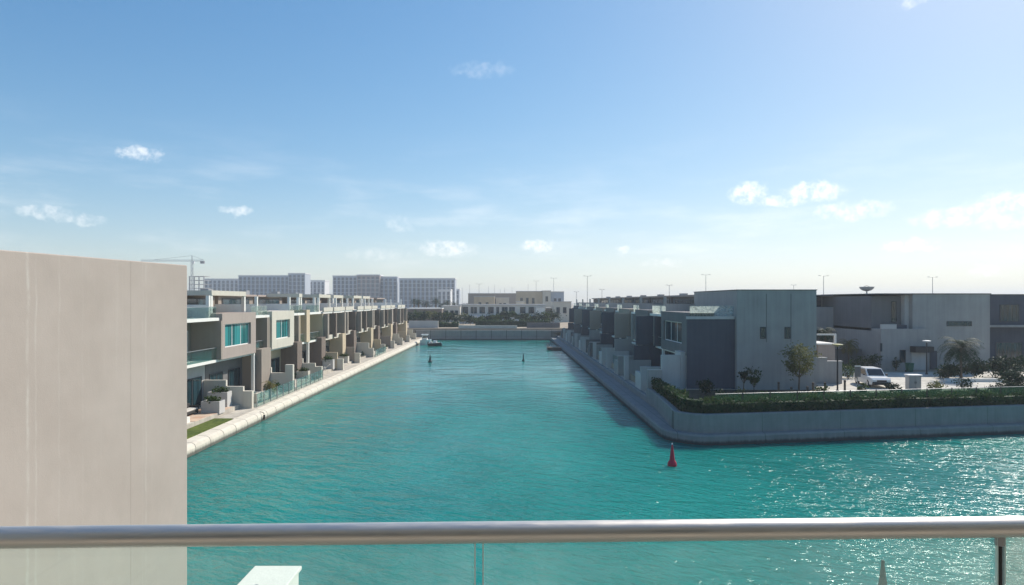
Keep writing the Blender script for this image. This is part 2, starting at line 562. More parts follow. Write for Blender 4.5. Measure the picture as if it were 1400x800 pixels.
class MB:
    """collects shapes in world coordinates, then links them as one mesh object"""

    def __init__(self):
        self.v, self.f, self.mi = [], [], []

    def quad(self, *pts, mi=0):
        b = len(self.v)
        self.v += [tuple(p) for p in pts]
        self.f.append(tuple(range(b, b + len(pts))))
        self.mi.append(mi)
        return self

    def box(self, x0, x1, y0, y1, z0, z1, mi=0, rz=0.0, side_mi=None):
        x0, x1 = min(x0, x1), max(x0, x1)
        y0, y1 = min(y0, y1), max(y0, y1)
        b = len(self.v)
        cx, cy = (x0 + x1) / 2, (y0 + y1) / 2
        c, s = math.cos(rz), math.sin(rz)
        for z in (z0, z1):
            for x, y in ((x0, y0), (x1, y0), (x1, y1), (x0, y1)):
                dx, dy = x - cx, y - cy
                self.v.append((cx + dx * c - dy * s, cy + dx * s + dy * c, z))
        fs = [(0, 3, 2, 1), (4, 5, 6, 7), (0, 1, 5, 4), (1, 2, 6, 5), (2, 3, 7, 6), (3, 0, 4, 7)]
        for i, q in enumerate(fs):
            self.f.append(tuple(b + k for k in q))
            self.mi.append(side_mi if (side_mi is not None and i in (0, 1, 3, 5)) else mi)
        return self

    def tube(self, pts, radii, seg=10, cap=True, mi=0):
        pts = [Vector(p) for p in pts]
        if isinstance(radii, (int, float)):
            radii = [radii] * len(pts)
        rings = []
        prev = None
        for i, p in enumerate(pts):
            d = (pts[min(i + 1, len(pts) - 1)] - pts[max(i - 1, 0)]).normalized()
            a = prev if prev is not None else (Vector((0, 0, 1)) if abs(d.z) < .9 else Vector((1, 0, 0)))
            u = (a - d * a.dot(d))
            u = u.normalized() if u.length > 1e-6 else d.orthogonal().normalized()
            prev = u
            w = d.cross(u)
            b = len(self.v)
            for k in range(seg):
                t = 2 * math.pi * k / seg
                self.v.append(tuple(p + (u * math.cos(t) + w * math.sin(t)) * radii[i]))
            rings.append(b)
        for i in range(len(rings) - 1):
            a, b = rings[i], rings[i + 1]
            for k in range(seg):
                k2 = (k + 1) % seg
                self.f.append((a + k, a + k2, b + k2, b + k))
                self.mi.append(mi)
        if cap:
            self.f.append(tuple(rings[0] + k for k in reversed(range(seg))))
            self.mi.append(mi)
            self.f.append(tuple(rings[-1] + k for k in range(seg)))
            self.mi.append(mi)
        return self

    def lathe(self, cx, cy, prof, seg=20, mi=0):
        return self.tube([(cx, cy, z) for r, z in prof], [max(r, .001) for r, z in prof], seg, True, mi)

    def prism(self, poly, z0, z1, mi=0):
        b = len(self.v)
        n = len(poly)
        self.v += [(x, y, z0) for x, y in poly] + [(x, y, z1) for x, y in poly]
        self.f.append(tuple(b + i for i in reversed(range(n))))
        self.f.append(tuple(b + n + i for i in range(n)))
        self.mi += [mi, mi]
        for i in range(n):
            j = (i + 1) % n
            self.f.append((b + i, b + j, b + n + j, b + n + i))
            self.mi.append(mi)
        return self

    def build(self, name, mats, parent=None, bevel=0.0, smooth=False, origin=None):
        me = bpy.data.meshes.new(name)
        if parent is not None:
            o0 = Vector(parent.location)
            pp = parent.parent
            while pp is not None:
                o0 += Vector(pp.location)
                pp = pp.parent
        else:
            o0 = Vector(origin) if origin else Vector((0, 0, 0))
        me.from_pydata([(x - o0.x, y - o0.y, z - o0.z) for x, y, z in self.v], [], self.f)
        if not isinstance(mats, (list, tuple)):
            mats = [mats]
        for m in mats:
            me.materials.append(M[m] if isinstance(m, str) else m)
        me.polygons.foreach_set('material_index', self.mi)
        if smooth:
            me.polygons.foreach_set('use_smooth', [True] * len(self.f))
        me.update()
        o = bpy.data.objects.new(name, me)
        COL.objects.link(o)
        if parent is not None:
            o.parent = parent
        else:
            o.location = o0
        if smooth:
            try:
                md = o.modifiers.new("angle", 'EDGE_SPLIT')
                md.split_angle = R(40)
            except Exception:
                pass
        if bevel > 0:
            md = o.modifiers.new("bevel", 'BEVEL')
            md.width = bevel
            md.segments = 2
            md.limit_method = 'ANGLE'
        return o


def fix_matrix(o):
    o.matrix_basis = Matrix.Translation(o.location)


def at(px, depth):
    """east-west position that lies px photo-columns from the canal axis at a given distance"""
    return (px - 692) / 850 * depth


# ------------------------------------------------------------------ land and water
def structure(o):
    o['kind'] = 'structure'
    return o


def grid_plane(name, x0, x1, y0, y1, z, mat):
    return structure(MB().quad((x0, y0, z), (x1, y0, z), (x1, y1, z), (x0, y1, z)).build(name, mat))


grid_plane("water", -700, 900, -250, 168, 0, 'water')
structure(MB().box(-3000, -21.6, -250, 164.5, -2, .78).build("ground", 'sand'))
structure(MB().box(-3000, 3000, 165.6, 3000, -2, 3.0).build("terrain", 'sand'))

# right bank: the corner is rounded, then the bank runs away to the right
ARC = []
for k in range(9):
    a = R(180 + k * 90 / 8 * 1.0)
    ARC.append((14.6 + 3.0 * math.cos(a), 47.0 + 3.0 * math.sin(a)))
SL = 0.155
RP = [(11.6, 164.5), (11.6, 120), (11.6, 80), (11.6, 58.45), (11.6, 58.35), (11.6, 55), *ARC]
RP += [(x, ARC[-1][1] + (x - ARC[-1][0]) * SL) for x in (20, 28, 36, 45, 60, 90, 160)]


def offset_path(path, d):
    out = []
    n = len(path)
    for i, p in enumerate(path):
        a = Vector(path[max(i - 1, 0)])
        b = Vector(path[min(i + 1, n - 1)])
        t = (b - a).normalized()
        nrm = Vector((-t.y, t.x))      # to the land side
        dd = d(i, p) if callable(d) else d
        out.append((p[0] + nrm.x * dd, p[1] + nrm.y * dd))
    return out


def sweep(path, prof):
    """prof: list of (offset or function, z)"""
    mb = MB()
    rows = [[(x, y, z(p) if callable(z) else z) for (x, y), p in zip(offset_path(path, d), path)] for d, z in prof]
    for a, b in zip(rows[:-1], rows[1:]):
        for i in range(len(path) - 1):
            mb.quad(a[i], a[i + 1], b[i + 1], b[i])
    return mb


def ledge(extra):
    return lambda i, p: (1.55 if p[1] > 50 else (.55 + 1.0 * max(0, min(1, (p[1] - 45.5) / 4.5)) if p[0] < 14.7 else .55)) + extra


inner = [(14.15, 164.5), (14.15, 58.4)] + [q_ for q_, p_ in zip(offset_path(RP, ledge(.30)), RP) if p_[1] < 58.4]
structure(MB().box(13.3, 14.2, 58.42, 164.4, .2, 1.24).build("path", 'patio'))
structure(MB().prism(inner + [(160, 164.4), (12.0, 164.4)][::1], -2, 1.98).build("ground", 'sand'))
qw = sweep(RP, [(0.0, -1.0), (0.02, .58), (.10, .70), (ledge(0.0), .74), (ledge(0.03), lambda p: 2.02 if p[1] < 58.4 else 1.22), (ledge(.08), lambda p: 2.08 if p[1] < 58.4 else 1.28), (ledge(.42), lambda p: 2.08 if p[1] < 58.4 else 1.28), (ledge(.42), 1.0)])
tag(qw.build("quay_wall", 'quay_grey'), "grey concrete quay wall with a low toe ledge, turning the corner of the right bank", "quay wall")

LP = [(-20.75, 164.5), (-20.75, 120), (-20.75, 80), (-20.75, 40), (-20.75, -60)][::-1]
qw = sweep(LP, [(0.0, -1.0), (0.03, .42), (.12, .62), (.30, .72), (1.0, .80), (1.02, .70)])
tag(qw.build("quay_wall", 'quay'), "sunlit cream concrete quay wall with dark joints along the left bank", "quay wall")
far = MB()
far.box(-24, 30, 164.2, 165.0, -1, 2.55).box(-24, 30, 163.7, 164.2, -1, .55)
tag(far.build("quay_wall", 'quay_far', bevel=.03), "brown grey quay wall closing the far end of the canal", "quay wall")
tag(MB().box(at(627, 167), at(707, 167), 166.4, 166.9, 2.4, 3.75).build("retaining_wall", 'pale', bevel=.02),
    "pale long retaining wall in the middle above the far quay", "retaining wall")
tag(MB().box(at(560, 170), at(600, 170), 168.6, 169.1, 2.4, 4.9).build("retaining_wall", 'lgrey', bevel=.02),
    "grey retaining wall below the trees at the far left end of the canal", "retaining wall")
tag(MB().box(at(720, 170), at(765, 170), 168.6, 169.1, 2.4, 4.4).build("retaining_wall", 'dgrey', bevel=.02),
    "dark grey retaining wall at the far right end of the canal", "retaining wall")

# gardens and paving on the banks
structure(MB().box(-27.5, -23.25, 38, 153, .5, 1.18).build("patio", 'patio'))
structure(MB().box(-23.2, -21.75, 49.6, 153, .5, .84).build("path", 'patio'))
structure(MB().box(-23.2, -21.75, 38, 49.4, .5, .90).build("lawn", 'lawn'))
structure(MB().box(-25.6, -23.3, 46.6, 53.0, 1.1, 1.20).build("patio", 'tile'))
structure(MB().quad((14.18, 58.5, 2.0), (18, 58.5, 2.0), (18, 160, 2.0), (14.18, 160, 2.0)).build("patio", 'patio'))
structure(MB().quad((29.0, 55.0, 2.004), (110, 67.0, 2.004), (110, 76, 2.004), (29.0, 70.5, 2.004)).build("road", 'road'))
structure(MB().quad((36.0, 70.0, 2.0), (43, 70.6, 2.0), (43, 120, 2.0), (36, 120, 2.0)).build("road", 'road'))
bed = []
structure(MB().quad((13.0, 46.2, 2.004), (15.0, 44.9, 2.004), (29.4, 47.2, 2.004), (29.4, 57.6, 2.004), (13.9, 57.6, 2.004)).build("planting_bed", 'soil'))
structure(MB().quad((29.4, 47.2, 2.008), (80, 55.2, 2.008), (80, 62.6, 2.008), (29.4, 54.9, 2.008)).build("lawn", 'lawn'))


# ------------------------------------------------------------------ houses
def ubox(mb, s, u0, u1, y0, y1, z0, z1, **k):
    return mb.box(s * u0, s * u1, y0, y1, z0, z1, **k)


def canal_window(parent, s, u, y0, y1, z0, z1, panes, pane_mat, frame_mat='frame', name='window', deep=.06):
    """frame standing in a reveal at distance u from the axis, facing the canal; panes are one child"""
    f = MB()
    t = .09
    ubox(f, s, u, u + deep, y0, y0 + t, z0, z1)
    ubox(f, s, u, u + deep, y1 - t, y1, z0, z1)
    ubox(f, s, u, u + deep, y0 + t, y1 - t, z0, z0 + t)
    ubox(f, s, u, u + deep, y0 + t, y1 - t, z1 - t, z1)
    for k in range(1, panes):
        yy = y0 + (y1 - y0) * k / panes
        ubox(f, s, u, u + deep, yy - t / 2, yy + t / 2, z0 + t, z1 - t)
    fr = f.build(name, frame_mat, parent)
    ubox(MB(), s, u + deep * .5, u + deep, y0 + t, y1 - t, z0 + t, z1 - t)
    p = MB()
    ubox(p, s, u + deep * .45, u + deep * .8, y0 + t * .9, y1 - t * .9, z0 + t * .9, z1 - t * .9)
    p.build('pane', pane_mat, fr)
    return fr


def glass_panel(parent, s, u, y0, y1, z0, z1, name='balustrade', mat='fence_glass'):
    g = MB()
    ubox(g, s, u, u + .02, y0, y1, z0, z1 - .03)
    o = g.build(name, mat, parent)
    r = MB()
    ubox(r, s, u - .015, u + .035, y0, y1, z1 - .03, z1 + .015)
    r.build('handrail', 'gal', o)
    return o


def canal_house(s, U, base, y0, y1, bay, label, walls='taupe', bay_mat='cream', low=None, low_mat='tan', panes=2,
                pane_mat='window', roof='canopy', bay_win=None, finned=False, under='taupe', group=None, deep=12.0, fin_mat=None):
    h = empty('canal_house', (s * (U + 6), (y0 + y1) / 2, base), label, 'house', group)
    b0, b1 = bay
    ZF, ZR, ZP = 5.1, 8.62, 9.12
    g = .012
    # ground floor
    w = MB()
    ubox(w, s, U + 1.5, U + deep, y0 + g, y1 - g, base - .6, ZF - .22)
    w.build('ground_floor_wall', under, h)
    # upper floor
    w = MB()
    UB = U + (1.7 if finned else 2.6)
    ubox(w, s, UB, U + deep, y0 + g, y1 - g, ZF, ZR)
    w.build('upper_wall', walls, h)
    # floor slab
    w = MB()
    ubox(w, s, U + .25, U + deep + .02, y0 + g, y1 - g, ZF - .22, ZF)
    w.build('floor_slab', 'white', h)
    # window bay, hollow so that its window sits in a reveal
    wy0, wy1 = bay_win or (b0 + .5, b1 - .6)
    wz0, wz1 = 6.05, 8.15
    w = MB()
    rv = .30
    if wy1 > wy0:
        ubox(w, s, U, U + rv, b0, wy0, ZF - .03, ZP)
        ubox(w, s, U, U + rv, wy1, b1, ZF - .03, ZP)
        ubox(w, s, U, U + rv, wy0, wy1, ZF - .03, wz0)
        ubox(w, s, U, U + rv, wy0, wy1, wz1, ZP)
        ubox(w, s, U + rv, U + 2.6, b0, b1, ZF - .03, ZP)
    else:
        ubox(w, s, U - .3 if finned else U, U + 2.6, b0, b1, ZF - .03, ZP if not finned else ZR - .13)
    w.build('window_bay' if wy1 > wy0 else 'wall_block', bay_mat, h)
    if wy1 > wy0:
        canal_window(h, s, U + rv - .09, wy0 + .004, wy1 - .004, wz0 + .004, wz1 - .004, panes, pane_mat)
    # roof
    w = MB()
    ubox(w, s, U + 2.6 + .01, U + deep, y0 + g, y1 - g, ZR, ZR + .16)
    w.build('roof', 'roof', h)
    # open balconies beside the bay
    for a, b in ((y0 + g, b0), (b1, y1 - g)):
        if b - a < .8:
            continue
        w = MB()
        ubox(w, s, U + .2, U + 2.6, a + .01, b - .01, ZR - .12, ZR + .14)
        w.build('roof_eave', 'white', h)
        if not finned:
            glass_panel(h, s, U + .34, a + .05, b - .05, ZF + .01, ZF + 1.05)
        else:
            w = MB()
            ubox(w, s, U + .1, U + .3, a + .02, b - .02, ZF - .26, ZF + .35)
            w.build('balcony_wall', 'cream', h)
        if b - a > 1.7:
            canal_window(h, s, UB - .08, a + .45, b - .9, ZF + .05, ZF + 2.55, 2, 'dwindow' if s > 0 else 'bwindow', 'dframe' if s > 0 else 'frame', name='balcony_door')
        if finned:
            w = MB()
            ubox(w, s, U + .12, U + .36, a + .02, b - .02, ZR + .145, ZR + .72)
            w.build('parapet', walls, h)
        else:
            glass_panel(h, s, U + .5, a + .05, b - .05, ZR + .15, ZR + 1.1, name='roof_balustrade', mat='frost' if s > 0 else 'fence_glass')
        # wall fin between the houses
        w = MB()
        fy = a if a < b0 else b
        ft = .7 if finned else .28
        y_a, y_b = (fy, fy + ft) if a < b0 else (fy - ft, fy)
        ubox(w, s, U - (.4 if finned else .06), U + 2.58, y_a, y_b, ZF + .005, ZR - .13)
        w.build('wall_fin', fin_mat or walls, h)
    # ground floor: doors, column, projecting room
    lo = low or (y1 - 2.1, y1 - .25)
    d0, d1 = (y0 + .7, min(lo[0], y1) - .6) if lo[0] - y0 > (y1 - lo[1]) else (lo[1] + .6, y1 - .7)
    if d1 - d0 > 3.5:
        mid = (d0 + d1) / 2
        canal_window(h, s, U + 1.42, d0, mid - .6, base + .06, base + 2.5, 2, 'dwindow', 'dframe', name='sliding_door')
        canal_window(h, s, U + 1.42, mid + .6, d1, base + .06, base + 2.5, 2, 'dwindow', 'dframe', name='sliding_door')
    elif d1 - d0 > 1:
        canal_window(h, s, U + 1.42, d0, d1, base + .06, base + 2.5, 2, 'dwindow', 'dframe', name='sliding_door')
    w = MB()
    ubox(w, s, U - .45, U + 1.5, lo[0], lo[1], base - .3, ZF - .24)
    ubox(w, s, U - .45, U + .22, lo[0], lo[1], ZF - .24, ZF + .28)
    w.build('projecting_room', low_mat, h)
    w = MB()
    cy = b1 - .35
    if not finned and not (lo[0] - .3 < cy < lo[1] + .3):
        ubox(w, s, U + .06, U + .34, cy, cy + .28, base - .1, ZF - .04)
        w.build('column', 'white', h)
    # roof terrace
    w = MB()
    ubox(w, s, U + 5.4, U + deep - .6, y0 + .4, y1 - .4, ZR + .15, 10.75)
    w.build('roof_room', 'taupe' if roof != 'grey' else 'dgrey', h)
    canal_window(h, s, U + 5.32, y0 + 1.2, y1 - 1.6, ZR + .2, 10.5, 3, 'dwindow', 'dframe', name='terrace_door')
    w = MB()
    ubox(w, s, U + 5.0, U + deep - .3, y0 + .1, y1 - .1, 10.755, 10.98)
    w.build('roof_slab', 'taupe2', h)
    if roof == 'canopy':
        w = MB()
        c0, c1 = (y0 + .6, y1 - 3.4) if finned else (b0, b1)
        ubox(w, s, U + .95, U + 5.0 - .01, c0 + .05, c1 - .05, 10.72, 11.16)
        w.build('canopy', 'cream', h)
        for cy in (c0 + .06, c1 - .36):
            w = MB()
            ubox(w, s, U + 1.0, U + 1.3, cy, cy + .3, ZP - .4, 10.72)
            w.build('column', 'white', h)
    w = MB()
    ubox(w, s, U + 1.0, U + 1.28, y1 - .32, y1 - .04, ZR + .12, 10.7)
    ubox(w, s, U + 1.28, U + 5.4, y1 - .32, y1 - .04, ZR + .12, 9.9)
    w.build('terrace_screen', 'white' if s < 0 else 'grey', h)
    w = MB()
    ubox(w, s, U + 7.2, U + 8.1, y0 + 2.0, y0 + 3.0, 10.98, 11.55 if s < 0 else 11.3)
    w.build('air_conditioner', 'gal', h)
    return h


LEFT = [
    # y0, y1, bay, options, label
    (43.0, 54.7, (43.2, 46.4), dict(walls='taupe', bay_mat='taupe2', low=(43.3, 45.6), low_mat='brown', under='lgrey', roof='plain'),
     "grey taupe canal house with a deep shaded balcony, half hidden by the beige foreground wall"),
    (54.75, 65.2, (54.75, 62.1), dict(walls='taupe', bay_mat='taupe2', low=(62.4, 64.9), low_mat='taupe', panes=3, bay_win=(55.3, 60.9), under='dgrey'),
     "taupe canal house with a wide three-pane teal window under a cream roof canopy"),
    (65.25, 75.0, (66.4, 73.3), dict(walls='taupe', bay_mat='cream', low=(73.1, 74.8), low_mat='brown', bay_win=(67.6, 71.9), under='tan', roof='plain'),
     "cream-framed canal house with a teal two-pane window above a small palm"),
    (75.05, 84.8, (77.9, 79.2), dict(walls='tan', bay_mat='tan', low_mat='brown', bay_win=(2, 1)),
     "canal house with a tan wall block and brown projecting room just past the glass fence"),
    (84.85, 94.5, (89.3, 89.9), dict(walls='cream', bay_mat='brown', low_mat='tan', bay_win=(2, 1), finned=True, fin_mat='taupe'),
     "fifth canal house on the left bank, with a tall tan projecting room"),
    (94.55, 104.2, (98.6, 99.2), dict(walls='cream', bay_mat='taupe', low_mat='brown', bay_win=(2, 1), finned=True, fin_mat='brown'),
     "sixth canal house on the left bank, dark brown room between two tan neighbours"),
    (104.25, 114.0, (108.6, 109.2), dict(walls='cream', bay_mat='brown', low_mat='tan', bay_win=(2, 1), finned=True, fin_mat='taupe'),
     "seventh canal house on the left bank, a broad tan room facing the camera"),
    (114.05, 123.7, (118.2, 118.8), dict(walls='cream', bay_mat='taupe', low_mat='brown', bay_win=(2, 1), finned=True, fin_mat='brown'),
     "fourth canal house from the far end of the left bank, brown room in shade"),
    (123.75, 133.4, (128.2, 128.8), dict(walls='cream', bay_mat='brown', low_mat='tan', bay_win=(2, 1), finned=True, fin_mat='taupe', roof='plain'),
     "third canal house from the far end of the left bank, tan room"),
    (133.45, 143.2, (137.8, 138.4), dict(walls='cream', bay_mat='taupe2', low_mat='brown', bay_win=(2, 1), finned=True, fin_mat='brown', roof='plain'),
     "last but one canal house at the far end of the left bank, brown room"),
    (143.25, 153.0, (147.4, 148.0), dict(walls='cream', bay_mat='brown', low_mat='tan', bay_win=(2, 1), finned=True, fin_mat='taupe', roof='plain'),
     "last canal house at the far end of the left bank beside the moored boat"),
]
for k, (y0, y1, bay, kw, lab) in enumerate(LEFT):
    canal_house(-1, 25.0 if k < 4 else (25.45 if k % 2 else 24.75), 1.2, y0, y1, bay, lab, group='canal houses on the left bank', **kw)

RIGHT = [
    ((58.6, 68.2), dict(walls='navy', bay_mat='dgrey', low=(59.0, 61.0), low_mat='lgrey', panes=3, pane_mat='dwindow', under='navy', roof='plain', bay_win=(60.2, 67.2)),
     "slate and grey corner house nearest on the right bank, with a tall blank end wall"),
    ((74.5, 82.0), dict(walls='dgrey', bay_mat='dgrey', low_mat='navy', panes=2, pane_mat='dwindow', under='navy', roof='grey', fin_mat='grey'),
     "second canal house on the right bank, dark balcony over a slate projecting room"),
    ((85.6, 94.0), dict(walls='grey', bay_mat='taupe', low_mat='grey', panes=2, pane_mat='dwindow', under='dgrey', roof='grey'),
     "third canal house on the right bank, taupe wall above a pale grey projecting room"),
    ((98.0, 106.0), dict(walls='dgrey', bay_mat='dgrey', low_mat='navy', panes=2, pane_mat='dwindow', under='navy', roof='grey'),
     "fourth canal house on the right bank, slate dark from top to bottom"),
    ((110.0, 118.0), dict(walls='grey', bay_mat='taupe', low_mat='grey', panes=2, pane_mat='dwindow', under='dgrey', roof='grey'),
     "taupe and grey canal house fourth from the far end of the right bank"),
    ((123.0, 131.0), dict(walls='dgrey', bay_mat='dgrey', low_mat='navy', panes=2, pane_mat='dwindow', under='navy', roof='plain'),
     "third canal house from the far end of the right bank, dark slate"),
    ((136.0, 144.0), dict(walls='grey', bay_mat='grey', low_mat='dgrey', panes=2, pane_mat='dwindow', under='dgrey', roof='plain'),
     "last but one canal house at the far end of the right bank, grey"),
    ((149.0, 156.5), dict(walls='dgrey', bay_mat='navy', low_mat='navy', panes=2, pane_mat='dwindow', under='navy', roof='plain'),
     "last canal house at the far end of the right bank, by the dark pontoon"),
]
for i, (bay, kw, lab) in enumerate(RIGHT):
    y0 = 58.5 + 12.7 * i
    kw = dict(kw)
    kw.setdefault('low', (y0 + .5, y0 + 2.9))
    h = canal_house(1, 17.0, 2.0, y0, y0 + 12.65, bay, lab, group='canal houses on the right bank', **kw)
    # the lower screen wall that reaches out into each garden
    w = MB()
    w.box(14.75, 16.53, kw['low'][0], kw['low'][0] + .35, 1.9, 5.1)
    w.build('screen_wall', kw['low_mat'], h)
    if i > 0:
        w = MB()
        yy = y0 + (.5 if i % 2 else 1.8)
        w.box(15.0, 16.92, yy, yy + .4, 5.16, 8.5)
        w.build('screen_wall', 'navy' if i % 2 else 'taupe', h)
        MB().box(15.0, 16.92, yy + .41, yy + 2.6, 5.16, 5.34).build('balcony_slab', 'lgrey', h)
    if i == 0:
        w = MB()
        w.box(21.5, 28.9, 57.9, 71.1, 1.5, 11.22)
        blk = w.build('stair_block', 'grey', h)
        for px in (1043, 1076.5):
            xc = at(px, 57.9)
            f = MB()
            f.box(xc - .26, xc - .20, 57.84, 57.90, 6.72, 7.82).box(xc + .20, xc + .26, 57.84, 57.90, 6.72, 7.82)
            f.box(xc - .2, xc + .2, 57.84, 57.90, 6.72, 6.78).box(xc - .2, xc + .2, 57.84, 57.90, 7.76, 7.82)
            fr = f.build('window', 'dframe', h)
            MB().box(xc - .2, xc + .2, 57.87, 57.90, 6.78, 7.76).build('pane', 'dwindow', fr)
            MB().box(xc + .30, xc + .36, 57.885, 57.903, 6.4, 10.9).build('movement_joint', 'dgrey', h)
        MB().box(21.45, 28.95, 57.85, 71.15, 11.22, 11.30).build('coping', 'dgrey', h)
        g = MB().box(17.3, 21.4, 58.55, 58.57, 8.8, 9.75).build('roof_balustrade', 'frost', h)
        MB().box(17.3, 21.4, 58.54, 58.58, 9.75, 9.79).build('handrail', 'gal', g)
        MB().box(16.98, 21.48, 58.40, 58.495, 1.8, 8.5).build('end_wall', 'navy', h)
        MB().box(16.95, 21.45, 58.36, 58.58, 8.52, 8.78).build('roof_eave', 'lgrey', h)


# ------------------------------------------------------------------ second row of houses, right
def slit(parent, x0, x1, y, z0, z1, name='window', frame='dframe', pane='dwindow'):
    t = .07
    f = MB()
    f.box(x0, x0 + t, y - .06, y - .002, z0, z1).box(x1 - t, x1, y - .06, y - .002, z0, z1)
    f.box(x0 + t, x1 - t, y - .06, y - .002, z0, z0 + t).box(x0 + t, x1 - t, y - .06, y - .002, z1 - t, z1)
    fr = f.build(name, frame, parent)
    MB().box(x0 + t, x1 - t, y - .035, y - .004, z0 + t, z1 - t).build('pane', pane, fr)
    return fr


# behind the street trees
h = empty('street_house', (46, 88, 2), "grey flat-roofed street house with a satellite dish, behind the palms", 'house', 'houses along the street')
MB().box(41.5, 51.5, 86.5, 96, 1.8, 6.3).build('ground_floor_wall', 'dgrey', h)
MB().box(41.0, 51.4, 85.0, 96, 6.3, 9.4).build('upper_wall', 'grey', h)
MB().box(44.8, 51.4, 85.3, 96, 9.4, 10.95).build('roof_room', 'grey', h)
MB().box(41.0, 44.8, 88.5, 96, 9.4, 10.75).build('parapet_wall', 'navy', h)
MB().box(40.8, 51.5, 84.8, 96.1, 10.95, 11.1).build('roof_slab', 'dgrey', h)
for px in (1151, 1168):
    slit(h, at(px, 85) - .55, at(px, 85) + .55, 85.0, 7.3, 9.0)
slit(h, 42.6, 45.4, 86.5, 2.1, 4.6, 'garage_door', 'dframe', 'dgrey')
slit(h, 46.6, 49.8, 86.5, 2.1, 5.0, 'window')
MB().box(44.2, 50.6, 84.6, 86.5, 5.6, 5.85).build('porch_roof', 'navy', h)

h = empty('street_house', (51, 80, 2), "big pale grey street house with a stepped wall and a garage under a dark canopy", 'house', 'houses along the street')
MB().box(48.9, 58.2, 74.8, 88, 1.8, 11.05).build('main_wall', 'grey', h)
MB().box(44.75, 48.4, 76.2, 88, 6.6, 10.85).build('upper_wall', 'dgrey', h)
MB().box(44.75, 50.4, 74.2, 88, 1.8, 6.9).build('ground_floor_wall', 'grey', h)
MB().box(48.4, 48.9, 75.5, 88, 6.9, 11.0).build('wall_fin', 'lgrey', h)
MB().box(44.6, 58.3, 74.7, 88.1, 11.05, 11.16).build('coping', 'dgrey', h)
MB().box(46.4, 48.35, 75.0, 76.2, 6.9, 7.35).build('balcony_wall', 'navy', h)
MB().box(44.75, 46.6, 74.2, 74.4, 6.9, 7.45).build('balcony_wall', 'lgrey', h)
slit(h, at(1222, 76.2) - .35, at(1222, 76.2) + .35, 76.2, 7.6, 10.2)
slit(h, at(1204.5, 74.2) - .12, at(1204.5, 74.2) + .12, 74.2, 4.2, 5.2)
slit(h, at(1234, 74.2) - .35, at(1234, 74.2) + .35, 74.2, 2.9, 4.4)
MB().box(48.2, 50.4, 73.2, 74.19, 4.15, 4.85).build('garage_canopy', 'dark', h)
slit(h, 48.35, 50.25, 74.2, 2.02, 4.1, 'garage_door', 'lgrey', 'lgrey')
slit(h, at(1276, 74.8) - .42, at(1276, 74.8) + .42, 74.8, 2.02, 4.25, 'front_door', 'dframe', 'navy')
slit(h, 53.0, 56.0, 74.8, 7.2, 7.8)

h = empty('street_house', (72, 84, 2), "dark slate street house at the right edge behind the shrubs", 'house', 'houses along the street')
MB().box(58.6, 84, 80.0, 95, 1.8, 11.0).build('main_wall', 'navy', h)
MB().box(60.5, 84, 78.9, 79.99, 6.9, 7.15).build('balcony_slab', 'grey', h)
MB().box(58.5, 84.1, 79.9, 95.1, 11.0, 11.12).build('coping', 'dgrey', h)
slit(h, 63.0, 66.4, 80.0, 2.4, 4.9)
slit(h, 63.5, 66.0, 80.0, 7.6, 9.8)
slit(h, 69, 72, 80.0, 7.6, 9.8)

h = empty('gatehouse', (33, 70, 2), "small pink grey porch block with a white balcony frame behind the young tree", 'porch')
MB().box(34.4, 36.3, 68.6, 74, 1.9, 5.4).build('wall', 'taupe2', h)
MB().box(34.3, 36.4, 68.5, 74.1, 5.4, 5.56).build('balcony_slab', 'white', h)
MB().box(34.3, 36.4, 68.5, 68.7, 6.45, 6.62).box(36.2, 36.4, 68.5, 68.7, 5.56, 6.45).build('balcony_frame', 'white', h)
h = empty('garden_wall', (31, 62, 2), "stepped grey garden wall beside the corner house, behind the young tree", 'wall')
MB().box(28.95, 31.9, 61.8, 62.1, 1.8, 4.55).build('wall', 'grey', h)
MB().box(31.9, 33.4, 61.8, 62.1, 1.8, 4.2).build('wall', 'grey', h)
MB().box(28.92, 31.9, 61.75, 62.15, 4.55, 4.62).box(31.9, 33.45, 61.75, 62.15, 4.2, 4.27).build('coping', 'lgrey', h)
tag(MB().box(36.8, 44.6, 78, 78.3, 1.8, 4.2).build('garden_wall', 'dgrey', bevel=.02), "dark garden wall behind the olive palms", "wall")

# ------------------------------------------------------------------ garden walls, fences
GW = [(54.5, 'pale', "pale garden wall beside the terracotta patio"), (64.9, 'pale', "pale garden wall with a tall end pier at the glass fence"),
      (75.0, 'cream', "cream garden wall past the small palm"), (84.8, 'tan', "tan garden wall by the fourth house"),
      (94.5, 'taupe', "taupe garden wall by the fifth house"), (104.2, 'cream', "cream garden wall by the sixth house"),
      (114.0, 'tan', "tan garden wall by the seventh house"), (123.7, 'taupe', "taupe garden wall fourth from the far end of the left bank"),
      (133.4, 'cream', "cream garden wall third from the far end of the left bank"), (143.2, 'tan', "tan garden wall second from the far end of the left bank"),
      (153.1, 'cream', "cream garden wall at the very end of the left bank")]
for i, (y, mt, lab) in enumerate(GW):
    h = empty('garden_wall', (-24, y, 1.0), lab, 'wall', 'garden walls on the left bank')
    MB().box(-24.5, -23.0, y - .14, y + .14, .7, 2.75 + (.5 if y > 80 else 0)).build('wall', mt, h)
    MB().box(-23.0, -22.2, y - .22, y + .22, .7, 2.35 if i != 1 else 3.6).build('pier', 'cream' if i != 1 else 'pale', h)
    MB().box(-26.45, -24.5, y - .14, y + .14, .7, 3.3).build('wall', mt, h)
